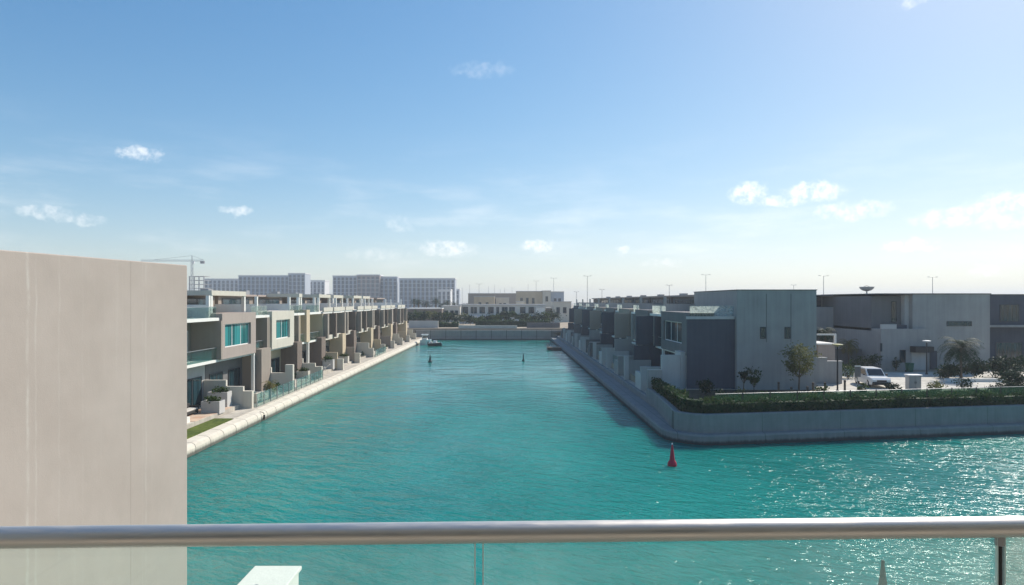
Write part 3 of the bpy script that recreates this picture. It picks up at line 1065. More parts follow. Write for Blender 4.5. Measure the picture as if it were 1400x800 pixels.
GWR = [(70.9, 'grey', "grey garden wall between the first and second houses on the right bank"), (83.6, 'lgrey', "pale garden wall between the second and third houses on the right bank"),
       (96.3, 'grey', "grey garden wall between the third and fourth houses on the right bank"), (109.0, 'dgrey', "dark garden wall past the fourth house on the right bank"),
       (121.7, 'grey', "grey garden wall third from the far end of the right bank"), (134.4, 'dgrey', "dark garden wall second from the far end of the right bank"),
       (147.1, 'grey', "last garden wall at the far end of the right bank")]
for y, mt, lab in GWR:
    h = empty('garden_wall', (15, y, 2.0), lab, 'wall', 'garden walls on the right bank')
    MB().box(13.95, 16.5, y - .14, y + .14, 1.1, 3.5).build('wall', mt, h)
    MB().box(13.45, 13.95, y - .2, y + .2, 1.1, 3.9).build('pier', 'lgrey', h)


for k in range(8):
    y = 62.4 + 12.7 * k
    h = empty('garden_wall', (14.4, y, 2.0), ["short pale screen wall in the first garden on the right bank", "short grey screen wall in the second garden on the right bank", "short screen wall in the third garden on the right bank",
              "short dark screen wall in the fourth garden on the right bank", "short screen wall in the fourth garden from the far end of the right bank", "short screen wall in the third garden from the far end of the right bank",
              "short screen wall in the last but one garden on the right bank", "short screen wall in the very last garden on the right bank"][k], 'wall', 'garden walls on the right bank')
    m_ = ('lgrey', 'grey', 'lgrey', 'dgrey')[k % 4]
    MB().box(13.5, 15.4, y - .15, y + .15, 1.1, 3.55).build('wall', m_, h)
    MB().box(13.45, 15.45, y - .19, y + .19, 3.55, 3.63).build('coping', 'lgrey', h)
    MB().box(13.5, 13.8, y + .16, y + 2.6, 1.1, 2.95).build('wall', m_, h)
h = empty('garden_wall', (13.9, 58.4, 2.0), "grey wall end where the dark corner hedge begins", 'wall', 'garden walls on the right bank')
MB().box(13.25, 14.6, 58.15, 58.39, 1.0, 3.75).build('wall', 'grey', h)
MB().box(13.22, 14.62, 58.12, 58.42, 3.75, 3.82).build('coping', 'lgrey', h)


def glass_fence(x, y0, y1, z, h_, label, group, n):
    e = empty('glass_fence', (x, (y0 + y1) / 2, z), label, 'glass fence', group)
    st = (y1 - y0) / n
    for k in range(n):
        MB().box(x - .008, x + .008, y0 + st * k + .03, y0 + st * (k + 1) - .03, z + .06, z + h_).build('glass_panel', 'fence_glass', e)
    for k in range(n + 1):
        MB().box(x - .03, x + .03, y0 + st * k - .025, y0 + st * k + .025, z, z + h_ + .02).build('post', 'gal', e)


glass_fence(-22.0, 54.9, 64.6, .82, 1.2, "green tinted glass fence along the quay below the small palm", 'glass fences on the quays', 6)
glass_fence(-22.0, 65.3, 74.6, .82, 1.2, "green glass fence along the quay below the cream-framed house", 'glass fences on the quays', 6)
glass_fence(-22.0, 104.6, 113.6, .82, 1.2, "far glass fence on the left quay below the broad tan room", 'glass fences on the quays', 5)
glass_fence(14.3, 71.3, 83.2, 1.99, 1.1, "glass fence on the right quay in front of the second house", 'glass fences on the quays', 6)
glass_fence(14.3, 84.0, 95.9, 1.99, 1.1, "glass fence on the right quay in front of the third house", 'glass fences on the quays', 6)
glass_fence(14.3, 96.7, 108.6, 1.99, 1.1, "glass fence on the right quay in front of the fourth house", 'glass fences on the quays', 6)


# ------------------------------------------------------------------ foliage
def leaf_quads(centers, sizes, up=0.3, aspect=.5):
    n = len(centers)
    d = nrng.normal(size=(n, 3))
    d /= np.linalg.norm(d, axis=1, keepdims=True)
    d[:, 2] += up
    d /= np.linalg.norm(d, axis=1, keepdims=True)
    r = nrng.normal(size=(n, 3))
    a = np.cross(d, r)
    a /= np.linalg.norm(a, axis=1, keepdims=True)
    b = np.cross(d, a)
    s = sizes[:, None]
    p0 = centers - a * s
    p1 = centers + b * s * aspect + d * s * .12
    p2 = centers + a * s
    p3 = centers - b * s * aspect + d * s * .12
    v = np.stack([p0, p1, p2, p3], axis=1).reshape(-1, 3)
    f = np.arange(n * 4).reshape(-1, 4)
    return v, f


def np_mesh(name, v, f, mat, parent=None, origin=(0, 0, 0)):
    me = bpy.data.meshes.new(name)
    o0 = np.array(parent.location if parent is not None else origin)
    me.from_pydata((v - o0).tolist(), [], f.tolist())
    me.materials.append(M[mat])
    o = bpy.data.objects.new(name, me)
    COL.objects.link(o)
    if parent is not None:
        o.parent = parent
    else:
        o.location = tuple(o0)
    return o


def clumps(n_clump, per, cx, cy, cz, rx, ry, rz, cr, size):
    cs = []
    for _ in range(n_clump):
        d = nrng.normal(size=3)
        d /= np.linalg.norm(d)
        rad = nrng.uniform(.35, 1.0)
        c = np.array([cx, cy, cz]) + d * rad * np.array([rx, ry, rz])
        k = cr * nrng.uniform(.6, 1.3)
        cs.append(c + nrng.normal(size=(int(per * nrng.uniform(.5, 1.4)), 3)) * k * np.array([1, 1, .7]))
    c = np.concatenate(cs)
    return c, size * nrng.uniform(.6, 1.35, len(c))


def tree(x, y, z, h, r, label, leaf='leaf', name='tree', trunk_h=.4, nc=26, per=55, size=.13, cr=None, group=None, cat='tree', limbs=6):
    e = empty(name, (x, y, z), label, cat, group)
    t = MB()
    lean = nrng.uniform(-.12, .12, 2) * h * .3
    top = (x + lean[0], y + lean[1], z + h * .72)
    tr = max(.035, h * .016)
    fork = (x + lean[0] * .5, y + lean[1] * .5, z + h * trunk_h)
    t.tube([(x, y, z - .1), (x + lean[0] * .2, y + lean[1] * .2, z + h * trunk_h * .5), fork, top], [tr * 1.35, tr, tr * .85, tr * .3], 7)
    for k in range(limbs):
        a = 2 * math.pi * k / limbs + rng.uniform(-.4, .4)
        L = r * rng.uniform(.6, .95)
        e1 = (fork[0] + math.cos(a) * L * .5, fork[1] + math.sin(a) * L * .5, fork[2] + h * rng.uniform(.12, .2))
        e2 = (fork[0] + math.cos(a) * L, fork[1] + math.sin(a) * L, fork[2] + h * rng.uniform(.25, .45))
        t.tube([fork, e1, e2], [tr * .6, tr * .4, tr * .12], 5)
    t.build('trunk', 'bark', e, smooth=True)
    cz = z + h * (trunk_h + 1) / 2 + .02 * h
    c, s = clumps(nc, per, x + lean[0], y + lean[1], cz, r * .85, r * .85, h * (1 - trunk_h) * .46, cr or r * .2, size)
    v, f = leaf_quads(c, s)
    np_mesh('crown', v, f, leaf, e)
    return e


def palm(x, y, z, h, L, label, leaf='leaf', n=26, group=None, name='palm_tree'):
    e = empty(name, (x, y, z), label, 'palm', group)
    t = MB()
    k = max(.09, h * .03)
    lean = rng.uniform(-.2, .2)
    t.tube([(x, y, z - .1), (x + lean * .3, y, z + h * .35), (x + lean * .7, y, z + h * .7), (x + lean, y, z + h)], [k * 1.5, k * 1.05, k, k * 1.1], 8)
    t.build('trunk', 'bark', e, smooth=True)
    V, Fc = [], []
    for i in range(n):
        a = 2 * math.pi * i * .381966 + rng.uniform(-.2, .2)
        pitch = R(80) - R(115) * (i / n) + rng.uniform(-.12, .12)
        ln = L * rng.uniform(.8, 1.1)
        p = np.array([x + lean, y, z + h])
        seg = 9
        ang = pitch
        for j in range(seg):
            dirv = np.array([math.cos(a) * math.cos(ang), math.sin(a) * math.cos(ang), math.sin(ang)])
            side = np.array([-math.sin(a), math.cos(a), 0])
            q = p + dirv * ln / seg
            lw = L * .26 * math.sin(math.pi * (j + 1.1) / (seg + 1.4)) + .03
            for sg in (-1, 1):
                for m in (0, .5):
                    b0 = p + (q - p) * m
                    b1 = p + (q - p) * (m + .28)
                    tip = b1 + side * sg * lw + dirv * lw * .55 - np.array([0, 0, lw * rng.uniform(.15, .5)])
                    bb = len(V)
                    V += [b0, b1, tip]
                    Fc.append((bb, bb + 1, bb + 2))
            p = q
            ang -= R(14) * (1.0 if pitch > 0 else .6)
    me = bpy.data.meshes.new('crown')
    o0 = np.array(e.location)
    me.from_pydata([tuple(v - o0) for v in V], [], Fc)
    me.materials.append(M[leaf])
    o = bpy.data.objects.new('crown', me)
    COL.objects.link(o)
    o.parent = e
    return e


def shrub(x, y, z, r, h, label, leaf='leaf_d', n=320, size=.10, name='shrub', group=None, cat='shrub'):
    e = empty(name, (x, y, z), label, cat, group)
    t = MB()
    for k in range(5):
        a = 2 * math.pi * k / 5 + rng.uniform(-.4, .4)
        t.tube([(x, y, z - .05), (x + math.cos(a) * r * .3, y + math.sin(a) * r * .3, z + h * .4), (x + math.cos(a) * r * .6, y + math.sin(a) * r * .6, z + h * .7)], [.03, .02, .008], 5)
    t.build('stem', 'bark', e)
    c, s = clumps(14, n / 14, x, y, z + h * .55, r * .75, r * .75, h * .42, r * .26, size)
    c[:, 2] = np.maximum(c[:, 2], z + .03)
    v, f = leaf_quads(c, s)
    np_mesh('foliage', v, f, leaf, e)
    return e


def hedge(path, w, z, h, label, leaf='leaf_h', per_m=230, size=.12):
    """clipped hedge along a path: a dense twig core under a ragged skin of leaves"""
    x0, y0 = path[0]
    e = empty('hedge', (x0, y0, z), label, 'hedge')
    core = MB()
    L, Rr = offset_path(path, w * .32), offset_path(path, -w * .32)
    for i in range(len(path) - 1):
        a, b, c, d = L[i], L[i + 1], Rr[i + 1], Rr[i]
        z1 = z + h * .86
        core.quad((*a, z), (*b, z), (*b, z1), (*a, z1)).quad((*d, z1), (*c, z1), (*c, z), (*d, z)).quad((*a, z1), (*b, z1), (*c, z1), (*d, z1))
    core.quad((*L[0], z), (*L[0], z + h * .86), (*Rr[0], z + h * .86), (*Rr[0], z))
    core.quad((*L[-1], z), (*L[-1], z + h * .86), (*Rr[-1], z + h * .86), (*Rr[-1], z))
    core.build('branches', 'leaf_d', e)
    cs = []
    for i in range(len(path) - 1):
        a, b = np.array(path[i]), np.array(path[i + 1])
        ln = np.linalg.norm(b - a)
        m = int(per_m * ln)
        t = nrng.uniform(0, 1, m)
        nrm = np.array([-(b - a)[1], (b - a)[0]]) / ln
        off = nrng.uniform(-.5, .5, m) * w
        zz = nrng.uniform(0, 1, m) ** .7 * h
        wob = .13 * np.sin((a[0] + t * (b - a)[0]) * 1.7) + .09 * np.sin((a[0] + a[1] + t * ln) * 4.3) + nrng.normal(size=m) * .11
        xy = a[None] + (b - a)[None] * t[:, None] + nrm[None] * off[:, None]
        cs.append(np.column_stack([xy, z + np.maximum(.04, zz + wob * (zz > .55 * h))]))
    c = np.concatenate(cs)
    v, f = leaf_quads(c, size * nrng.uniform(.6, 1.5, len(c)))
    np_mesh('foliage', v, f, leaf, e)
    return e


# hedge on the right bank: along the canal side of the corner garden and along the front wall
def bank(x):
    return ARC[-1][1] + (x - ARC[-1][0]) * SL


hp = offset_path([p for p in RP if p[1] < 60], ledge(.95))
k_c = [i for i, p in enumerate(hp)]
hedge([(13.95, 58.0)] + [p for p in hp if p[1] < 55 and p[0] < 15.4], .8, 2.02, 1.1, "dark clipped hedge turning the corner of the right bank above the quay wall")
hedge([(x, bank(x) + 1.35) for x in (14.2, 17, 20, 24, 28, 32.4)], .85, 2.0, .85, "dark green clipped hedge above the quay wall in front of the corner house")
hedge([(32.7, bank(32.7) + 1.35), (38, bank(38) + 1.35), (46, bank(46) + 1.35), (56, bank(56) + 1.35), (66, bank(66) + 1.35)], .9, 2.0, .82, "dark hedge above the quay wall before the parked car, running off right")

# post-and-rail fence behind the hedges
e = empty('rail_fence', (28, 48.5, 2), "green mesh fence with dark posts standing behind the front hedge", 'fence')
M['mesh'] = clear_glass('green fence mesh', (.34, .46, .38), .45, (.025, .075, .045))
fx = [15.5 + 2.2 * k for k in range(16)]
for x in fx:
    MB().box(x - .03, x + .03, bank(x) + 2.0, bank(x) + 2.06, 1.98, 3.36).build('post', 'dark', e)
for xa, xb in zip(fx[:-1], fx[1:]):
    MB().quad((xa + .05, bank(xa) + 2.03, 2.1), (xb - .05, bank(xb) + 2.03, 2.1), (xb - .05, bank(xb) + 2.03, 3.27), (xa + .05, bank(xa) + 2.03, 3.27)).build('mesh_panel', 'mesh', e)
mb = MB()
for zz in (2.06, 3.31):
    mb.tube([(x, bank(x) + 2.03, zz) for x in (fx[0], fx[-1])], .022, 6)
    o = mb.build('rail', 'gal', e)
    mb = MB()

# ground cover
def tufts(name, n, area, hgt, leaf, z=2.0):
    xs, ys = nrng.uniform(area[0], area[1], n), nrng.uniform(0, 1, n)
    lo, hi = area[2], area[3]
    ysv = np.array([lo(x) + (hi(x) - lo(x)) * t for x, t in zip(xs, ys)])
    V, Fc = [], []
    for x, y in zip(xs, ysv):
        for k in range(6):
            a = nrng.uniform(0, 6.28)
            hh = hgt * nrng.uniform(.6, 1.2)
            l = hh * nrng.uniform(.2, .6)
            w = .018
            b = len(V)
            dx, dy = math.cos(a), math.sin(a)
            V += [(x - dy * w, y + dx * w, z), (x + dy * w, y - dx * w, z), (x + dx * l * .5 + dy * w, y + dy * l * .5 - dx * w, z + hh * .75), (x + dx * l, y + dy * l, z + hh)]
            Fc.append((b, b + 1, b + 2, b + 3))
    me = bpy.data.meshes.new(name)
    me.from_pydata(V, [], Fc)
    me.materials.append(M[leaf])
    o = bpy.data.objects.new(name, me)
    COL.objects.link(o)
    o['kind'] = 'stuff'
    return o


tag(tufts('ornamental_grass', 900, (20.0, 27.5, lambda x: bank(x) + 3.6, lambda x: bank(x) + 6.2), .55, 'straw'), "straw coloured ornamental grass in the bed before the corner house", "grass")
tag(tufts('ground_cover', 2600, (15.5, 40, lambda x: bank(x) + 1.9, lambda x: bank(x) + 4.6), .75, 'leaf'), "green ground cover behind the front hedge", "ground cover")
tag(tufts('ground_cover', 2600, (42, 66, lambda x: bank(x) + 1.9, lambda x: bank(x) + 6.2), .8, 'leaf_d'), "dark ground cover at the right end of the bank", "ground cover")

tree(at(1092, 54.5), 54.5, 2.0, 5.0, 1.75, "young olive green tree with a feathery crown in front of the tall grey end wall", 'leaf_o', trunk_h=.30, nc=38, per=58, size=.105, cr=.30)
tree(at(1016, 55), 55, 2.0, 3.0, .62, "slim sapling with dark clumped leaves, left of the pair before the grey wall", 'leaf_d', name='sapling', nc=9, per=34, size=.13, cr=.16, trunk_h=.3)
tree(at(1031, 54.2), 54.2, 2.0, 2.3, .75, "shorter sapling with olive leaves, right of the pair before the grey wall", 'leaf', name='sapling', nc=12, per=30, size=.12, cr=.16, trunk_h=.3)
shrub(at(966, 54.5), 54.5, 2.0, .75, 1.35, "round dark shrub before the slate end wall", 'leaf_d', 420, .12)
shrub(at(931, 50.5), 50.5, 2.0, .7, .9, "low green shrub inside the corner hedge", 'leaf', 300, .11)
palm(at(1130, 76), 76, 2.0, 4.4, 1.7, "dark green palm beside the tall grey end wall", 'leaf_d', 26)
palm(at(1160, 77), 77, 2.0, 2.9, 1.6, "yellow olive palm behind the disc street lamp", 'leaf_y', 30)
palm(at(1187, 80), 80, 2.0, 3.9, 1.7, "yellowish palm against the grey street house", 'leaf_y', 28)
palm(at(1314, 65.0), 65.0, 2.0, 3.3, 2.5, "broad dark palm in front of the big pale street house", 'leaf_d', 46)
for px, dp, r, hh, lab in ((1296, 66, 1.3, 1.7, "dark shrub at the left foot of the broad palm"), (1333, 66, 1.4, 1.9, "dark shrub at the right foot of the broad palm"),
                           (1362, 66.5, 1.6, 2.0, "dark shrub before the slate street house, nearest the broad palm"), (1392, 66, 1.8, 2.6, "tall dark shrub at the right edge before the slate house"),
                           (1389, 57, 1.3, 1.8, "dark bush above the quay wall at the right edge"),
                           (1424, 60, 1.9, 3.0, "large dark bush just past the right edge of the bank")):
    shrub(at(px, dp), dp, 2.0, r, hh, lab, 'leaf_d', 1150, .15, group='shrubs before the street houses')
shrub(at(1225, 73.4), 73.4, 2.0, .55, 1.6, "small dark shrub left of the garage door", 'leaf_d', 200, .12)
for px, dp, r, hh, lab in ((1160, 66, 1.2, 1.5, "pale green bush under the yellow olive palm"), (1172, 74, 1.2, 1.8, "bush between the two yellowish palms"), (1192, 74, 1.2, 1.9, "dark bush at the foot of the yellowish palm")):
    shrub(at(px, dp), dp, 2.0, r, hh, lab, 'leaf', 420, .12)
for px, dp, r, hh, lf, lab in ((1045, 50.5, .55, .8, 'leaf', "low rounded green bush in the bed before the grey end wall"), (1012, 51.5, .6, .9, 'leaf_o', "low olive bush in the bed at the foot of the slim sapling"), (985, 50.0, .6, .9, 'leaf_d', "low dark bush behind the hedge before the slate wall"),
                               (1122, 52.5, .7, 1.0, 'leaf', "green bush behind the hedge right of the young tree"), (1180, 53.5, .6, 1.1, 'leaf', "green bush behind the hedge just before the white car"), (1222, 54.5, .7, 1.0, 'leaf_d', "dark bush behind the hedge between car and cabinet"),
                               (1280, 55.5, .8, 1.0, 'leaf_o', "olive bush behind the hedge right of the cabinet"), (1320, 55.8, .9, 1.3, 'leaf_d', "dark bush behind the hedge left of the white rocks"), (1372, 55.0, 1.0, 1.6, 'leaf_d', "dark tall bush right of the white rocks")):
    shrub(at(px, dp), dp, 2.0, r, hh, lab, lf, 300, .11, group='bushes behind the front hedge')
for k, (y, lab) in enumerate(((62.5, "leafy shrub on the patio behind the glass fence of the three-pane house"), (77.0, "leafy shrub on the patio past the cream garden wall"), (86.5, "low shrub just past the tan garden wall"), (95.6, "low shrub just past the taupe garden wall of the fifth house"),
                              (101, "shrub on the patio of the sixth house"), (110.5, "shrub behind the far glass fence on the left bank"), (118, "shrub on the patio fourth from the far end"), (128, "shrub on the patio third from the far end"), (138, "shrub on the patio second from the far end"))):
    shrub(-23.0 - .5 * (k % 3), y, 1.0, .5 + .15 * (k % 2), 1.0, lab, ('leaf', 'leaf_d', 'leaf_o')[k % 3], 200, .11, group='patio shrubs on the left bank')
palm(at(369, 59), 59, 1.0, 1.3, 1.0, "small yellow green palm on the patio beside the glass fence", 'leaf_y', 22)
for (x, y, r, hh, lab) in ((-24.7, 56.6, .5, .8, "small dark shrub at the foot of the three-pane house"), (-24.6, 71.5, .6, .9, "dark shrub on the patio below the cream-framed window"),
                           (-24.2, 88.0, .6, 1.0, "shrub on the patio of the fifth house"), (-24.0, 107, .6, 1.0, "shrub on the patio of the seventh house"),
                           (-24.6, 51.6, .5, .8, "dark shrub by the shaded ground-floor doors, left bank")):
    shrub(x, y, 1.15, r, hh, lab, 'leaf_d', 220, .1, group='patio shrubs on the left bank')


# ------------------------------------------------------------------ patio furniture on the left bank
def sofa(x, y, z, rz, w, label, frame='black_fabric'):
    e = empty('garden_sofa', (x, y, z), label, 'sofa', 'garden sofas')
    parts = []
    parts.append(MB().box(x - w / 2, x + w / 2, y - .4, y + .4, z + .12, z + .34).build('base', frame, e, bevel=.03))
    parts.append(MB().box(x - w / 2 + .08, x + w / 2 - .08, y - .38, y + .3, z + .34, z + .46).build('seat', 'fabric', e, bevel=.04))
    parts.append(MB().box(x - w / 2, x + w / 2, y + .3, y + .45, z + .34, z + .8).build('backrest', frame, e, bevel=.03))
    for sx in (-1, 1):
        parts.append(MB().box(x + sx * w / 2 - .07, x + sx * w / 2 + .07, y - .4, y + .3, z + .34, z + .62).build('armrest', frame, e, bevel=.02))
        for sy in (-1, 1):
            parts.append(MB().box(x + sx * (w / 2 - .06) - .03, x + sx * (w / 2 - .06) + .03, y + sy * .33 - .03, y + sy * .33 + .03, z, z + .12).build('leg', 'dark', e))
    e.rotation_euler = (0, 0, rz)
    return e


sofa(-25.2, 49.2, 1.2, R(90), 1.9, "black wicker garden sofa nearest the foreground wall, by the shaded doors")
sofa(-25.6, 58.6, 1.18, R(90), 1.9, "black wicker garden sofa under the three-pane window")
sofa(-25.4, 69.2, 1.18, R(90), 1.7, "black wicker garden sofa under the cream-framed window")


def lounger(x, y, z, rz, label):
    e = empty('sun_lounger', (x, y, z), label, 'lounger', 'sun loungers')
    MB().box(x - .33, x + .33, y - .95, y + .35, z + .24, z + .30).build('frame', 'frame', e)
    MB().box(x - .3, x + .3, y - .93, y + .35, z + .30, z + .38).build('seat', 'fabric', e, bevel=.03)
    m = MB()
    m.quad((x - .3, y + .35, z + .30), (x + .3, y + .35, z + .30), (x + .3, y + .9, z + .72), (x - .3, y + .9, z + .72))
    m.quad((x - .3, y + .30, z + .38), (x - .3, y + .85, z + .80), (x + .3, y + .85, z + .80), (x + .3, y + .30, z + .38))
    m.quad((x - .3, y + .9, z + .72), (x + .3, y + .9, z + .72), (x + .3, y + .85, z + .80), (x - .3, y + .85, z + .80))
    m.quad((x - .3, y + .35, z + .30), (x - .3, y + .9, z + .72), (x - .3, y + .85, z + .80), (x - .3, y + .30, z + .38))
    m.quad((x + .3, y + .30, z + .38), (x + .3, y + .85, z + .80), (x + .3, y + .9, z + .72), (x + .3, y + .35, z + .30))
    m.build('backrest', 'fabric', e)
    for sx in (-1, 1):
        for sy in (-.85, .3):
            MB().box(x + sx * .28 - .025, x + sx * .28 + .025, y + sy - .025, y + sy + .025, z, z + .24).build('leg', 'frame', e)
    e.rotation_euler = (0, 0, rz)


lounger(-23.9, 79.0, 1.18, R(-70), "white sun lounger on the patio past the cream garden wall, nearer one")
lounger(-23.9, 81.2, 1.18, R(-75), "white sun lounger on the patio past the cream garden wall, farther one")
lounger(-23.8, 98.5, 1.18, R(-70), "white sun lounger on the patio of the sixth house")

# plunge pool, planters
e = empty('plunge_pool', (-24.4, 46.6, 1.2), "small raised plunge pool with teal water beside the foreground wall", 'pool')
m = MB()
m.box(-25.4, -23.6, 45.0, 45.2, .9, 1.6).box(-25.4, -23.6, 46.2, 46.4, .9, 1.6).box(-25.4, -25.2, 45.2, 46.2, .9, 1.6).box(-23.8, -23.6, 45.2, 46.2, .9, 1.6)
m.build('coping', 'white', e)
MB().box(-25.2, -23.8, 45.2, 46.2, 1.0, 1.5).build('pool_water', 'pool', e)
e = empty('plunge_pool', (-24.4, 60.6, 1.2), "raised plunge pool with teal water behind the glass fence and small palm", 'pool')
m = MB()
m.box(-25.0, -22.9, 57.0, 57.2, .9, 1.75).box(-25.0, -22.9, 58.1, 58.3, .9, 1.75).box(-25.0, -24.8, 57.2, 58.1, .9, 1.75).box(-23.1, -22.9, 57.2, 58.1, .9, 1.75)
m.build('coping', 'cream', e)
MB().box(-24.8, -23.1, 57.2, 58.1, 1.0, 1.66).build('pool_water', 'pool', e)
for (x, y, w, d, h_, mt, lab) in ((-23.9, 50.7, 1.5, 1.0, 1.0, 'lgrey', "pale grey planter box on the edge of the terracotta patio"), (-24.6, 53.4, 1.7, .9, 1.35, 'lgrey', "taller pale grey planter box against the pale garden wall"),
                                  (-23.9, 73.2, 1.4, .8, .9, 'cream', "cream planter box by the cream garden wall"), (-24.0, 91.5, 1.6, .8, 1.0, 'pale', "pale planter box on the patio of the fifth house"),
                                  (-23.8, 83.3, 1.4, .8, 1.3, 'lgrey', "grey planter box by the tan garden wall")):
    e = empty('planter', (x, y, 1.1), lab, 'planter', 'planter boxes on the left bank')
    m = MB()
    t = .1
    x0, x1, y0, y1 = x - w / 2, x + w / 2, y - d / 2, y + d / 2
    m.box(x0, x1, y0, y0 + t, 1.1, 1.1 + h_).box(x0, x1, y1 - t, y1, 1.1, 1.1 + h_).box(x0, x0 + t, y0 + t, y1 - t, 1.1, 1.1 + h_).box(x1 - t, x1, y0 + t, y1 - t, 1.1, 1.1 + h_)
    m.build('box', mt, e)
    MB().box(x0 + t, x1 - t, y0 + t, y1 - t, 1.1, 1.02 + h_).build('soil', 'soil', e)
    c, s = clumps(12, 26, x, y, 1.16 + h_, w * .26, d * .24, .12, .2, .12)
    v, f = leaf_quads(c, s)
    np_mesh('plants', v, f, 'leaf', e)
# ring on the quay wall
e = empty('mooring_ring', (-20.6, 53.0, .45), "dark mooring fender on the sunlit quay wall below the glass fence", 'fender')
MB().tube([(-20.66, 53.0, .12), (-20.62, 53.0, .52)], .08, 10).build('fender', 'tyre', e)
MB().tube([(-20.62, 53.0, .6), (-20.75, 53.0, .74), (-21.0, 53.0, .77)], .03, 6).build('strap', 'dark', e)


# ------------------------------------------------------------------ buoys
def buoy(x, y, mat, label, h_=1.5, r=.27):
    e = empty('buoy', (x, y, 0), label, 'buoy', 'channel buoys')
    MB().lathe(x, y, [(r * .6, -.25), (r, -.12), (r * 1.02, .10), (r * .9, .22), (r * .62, .34)], 18).build('float', mat, e, smooth=True)
    MB().lathe(x, y, [(r * .60, .33), (r * .50, .55), (r * .33, .95), (r * .17, h_ - .1), (r * .12, h_)], 16).build('cone', mat, e, smooth=True)
    MB().lathe(x, y, [(r * .17, h_ - .005), (r * .19, h_ + .04), (r * .09, h_ + .09)], 12).build('top_light', 'clearlamp' if mat == 'red' else mat, e, smooth=True)


buoy(at(919, 38.6), 38.6, 'red', "red conical buoy with a pale tip off the corner of the right quay", 1.32, .28)
buoy(at(1207, 20.7), 20.7, 'green', "green conical buoy in the sun glitter, seen through the balcony glass", 1.50, .34)
buoy(at(588, 104), 104, 'dkbuoy', "small dark conical buoy in mid canal nearer the left bank", 1.25, .34)
buoy(at(715.5, 106), 106, 'dkbuoy', "small dark slender buoy in mid canal nearer the right bank", 1.3, .22)


# ------------------------------------------------------------------ boats and pontoons
def hull(mb, x0, x1, y, w, z0, z1, bow=1, mi=0):
    """hull along x, bow on the +x (bow=1) end; sections lofted"""
    n = 9
    prev = None
    for i in range(n):
        t = i / (n - 1)
        x = x0 + (x1 - x0) * t if bow > 0 else x1 + (x0 - x1) * t
        k = (1 - max(0, (t - .45) / .55) ** 2.2)
        hw = w / 2 * max(.03, k)
        zt = z1 + .25 * t ** 2
        ring = [(x, y - hw, zt), (x, y - hw * .75, z0 + .1 + .15 * t), (x, y, z0), (x, y + hw * .75, z0 + .1 + .15 * t), (x, y + hw, zt)]
        if prev:
            for k2 in range(4):
                mb.quad(prev[k2], ring[k2], ring[k2 + 1], prev[k2 + 1], mi=mi)
            mb.quad(prev[4], ring[4], ring[0], prev[0], mi=mi)
        else:
            mb.quad(*ring, mi=mi)
        prev = ring
    return mb


e = empty('motor_boat', (at(600, 142), 142, 0), "small motor boat with a dark hull and pale deck moored at the far left", 'boat')
bx0, bx1 = at(586, 142), at(604, 142)
hull(MB(), bx0, bx1, 142, 1.7, -.2, .55).build('hull', ['dark'], e)
m = MB()
hull(m, bx0 - .02, bx1 + .05, 142, 1.78, .52, .66)
m.build('deck', 'gel', e)
MB().box(bx0 + 1.1, bx0 + 1.9, 141.6, 142.4, .7, 1.25).build('console', 'gel', e, bevel=.05)
MB().box(bx0 + 1.85, bx0 + 1.9, 141.65, 142.35, 1.25, 1.6).build('windscreen', 'carglass', e)
MB().box(bx0 + .3, bx0 + .8, 141.5, 142.5, .68, .95).build('seat', 'fabric', e, bevel=.04)
MB().box(bx0 - .25, bx0 + .02, 141.85, 142.15, .1, 1.0).build('outboard_motor', 'dark', e, bevel=.04)
e = empty('cabin_boat', (at(580, 146), 146, 0), "white cabin boat moored bow-out against the far left quay", 'boat')
cx0, cx1 = at(575, 146), at(590, 146)
hull(MB(), cx0, cx1, 146, 2.3, -.2, 1.1).build('hull', 'gel', e)
MB().box(cx0 + .4, cx0 + 1.6, 145.2, 146.8, 1.15, 2.35).build('cabin', 'gel', e, bevel=.1)
MB().box(cx0 + .6, cx0 + 1.64, 145.16, 146.84, 1.65, 2.1).build('window', 'carglass', e)
MB().box(cx0 + .2, cx0 + 1.8, 145.1, 146.9, 2.36, 2.46).build('cabin_roof', 'gel', e, bevel=.03)
e = empty('pontoon', (at(758, 131), 131, 0), "low dark floating pontoon against the right quay near its far end", 'pontoon')
MB().box(at(748, 131), 11.5, 129.6, 132.2, -.2, .42).build('float', 'dark', e)
MB().box(at(748, 131) - .05, 11.5, 129.55, 132.25, .42, .55).build('deck', 'wood', e)
for yy in (129.9, 131.9):
    MB().tube([(at(749, 131), yy, -.5), (at(749, 131), yy, 1.1)], .08, 8).build('pile', 'gal', e)


# ------------------------------------------------------------------ street furniture on the right
def disc_lamp(px, depth, h_, r, label, disc='frame'):
    x = at(px, depth)
    e = empty('street_lamp', (x, depth, 2.0), label, 'street lamp', 'disc street lamps')
    MB().lathe(x, depth, [(.13, 1.95), (.13, 2.12), (.075, 2.16), (.06, 2.0 + h_ - .06)], 10).build('pole', 'dark', e, smooth=True)
    MB().lathe(x, depth, [(.06, 2.0 + h_ - .18), (r * .5, 2.0 + h_ - .09), (r, 2.0 + h_ - .04), (r, 2.0 + h_ + .03), (r * .4, 2.0 + h_ + .07)], 20).build('lamp_head', disc, e, smooth=True)


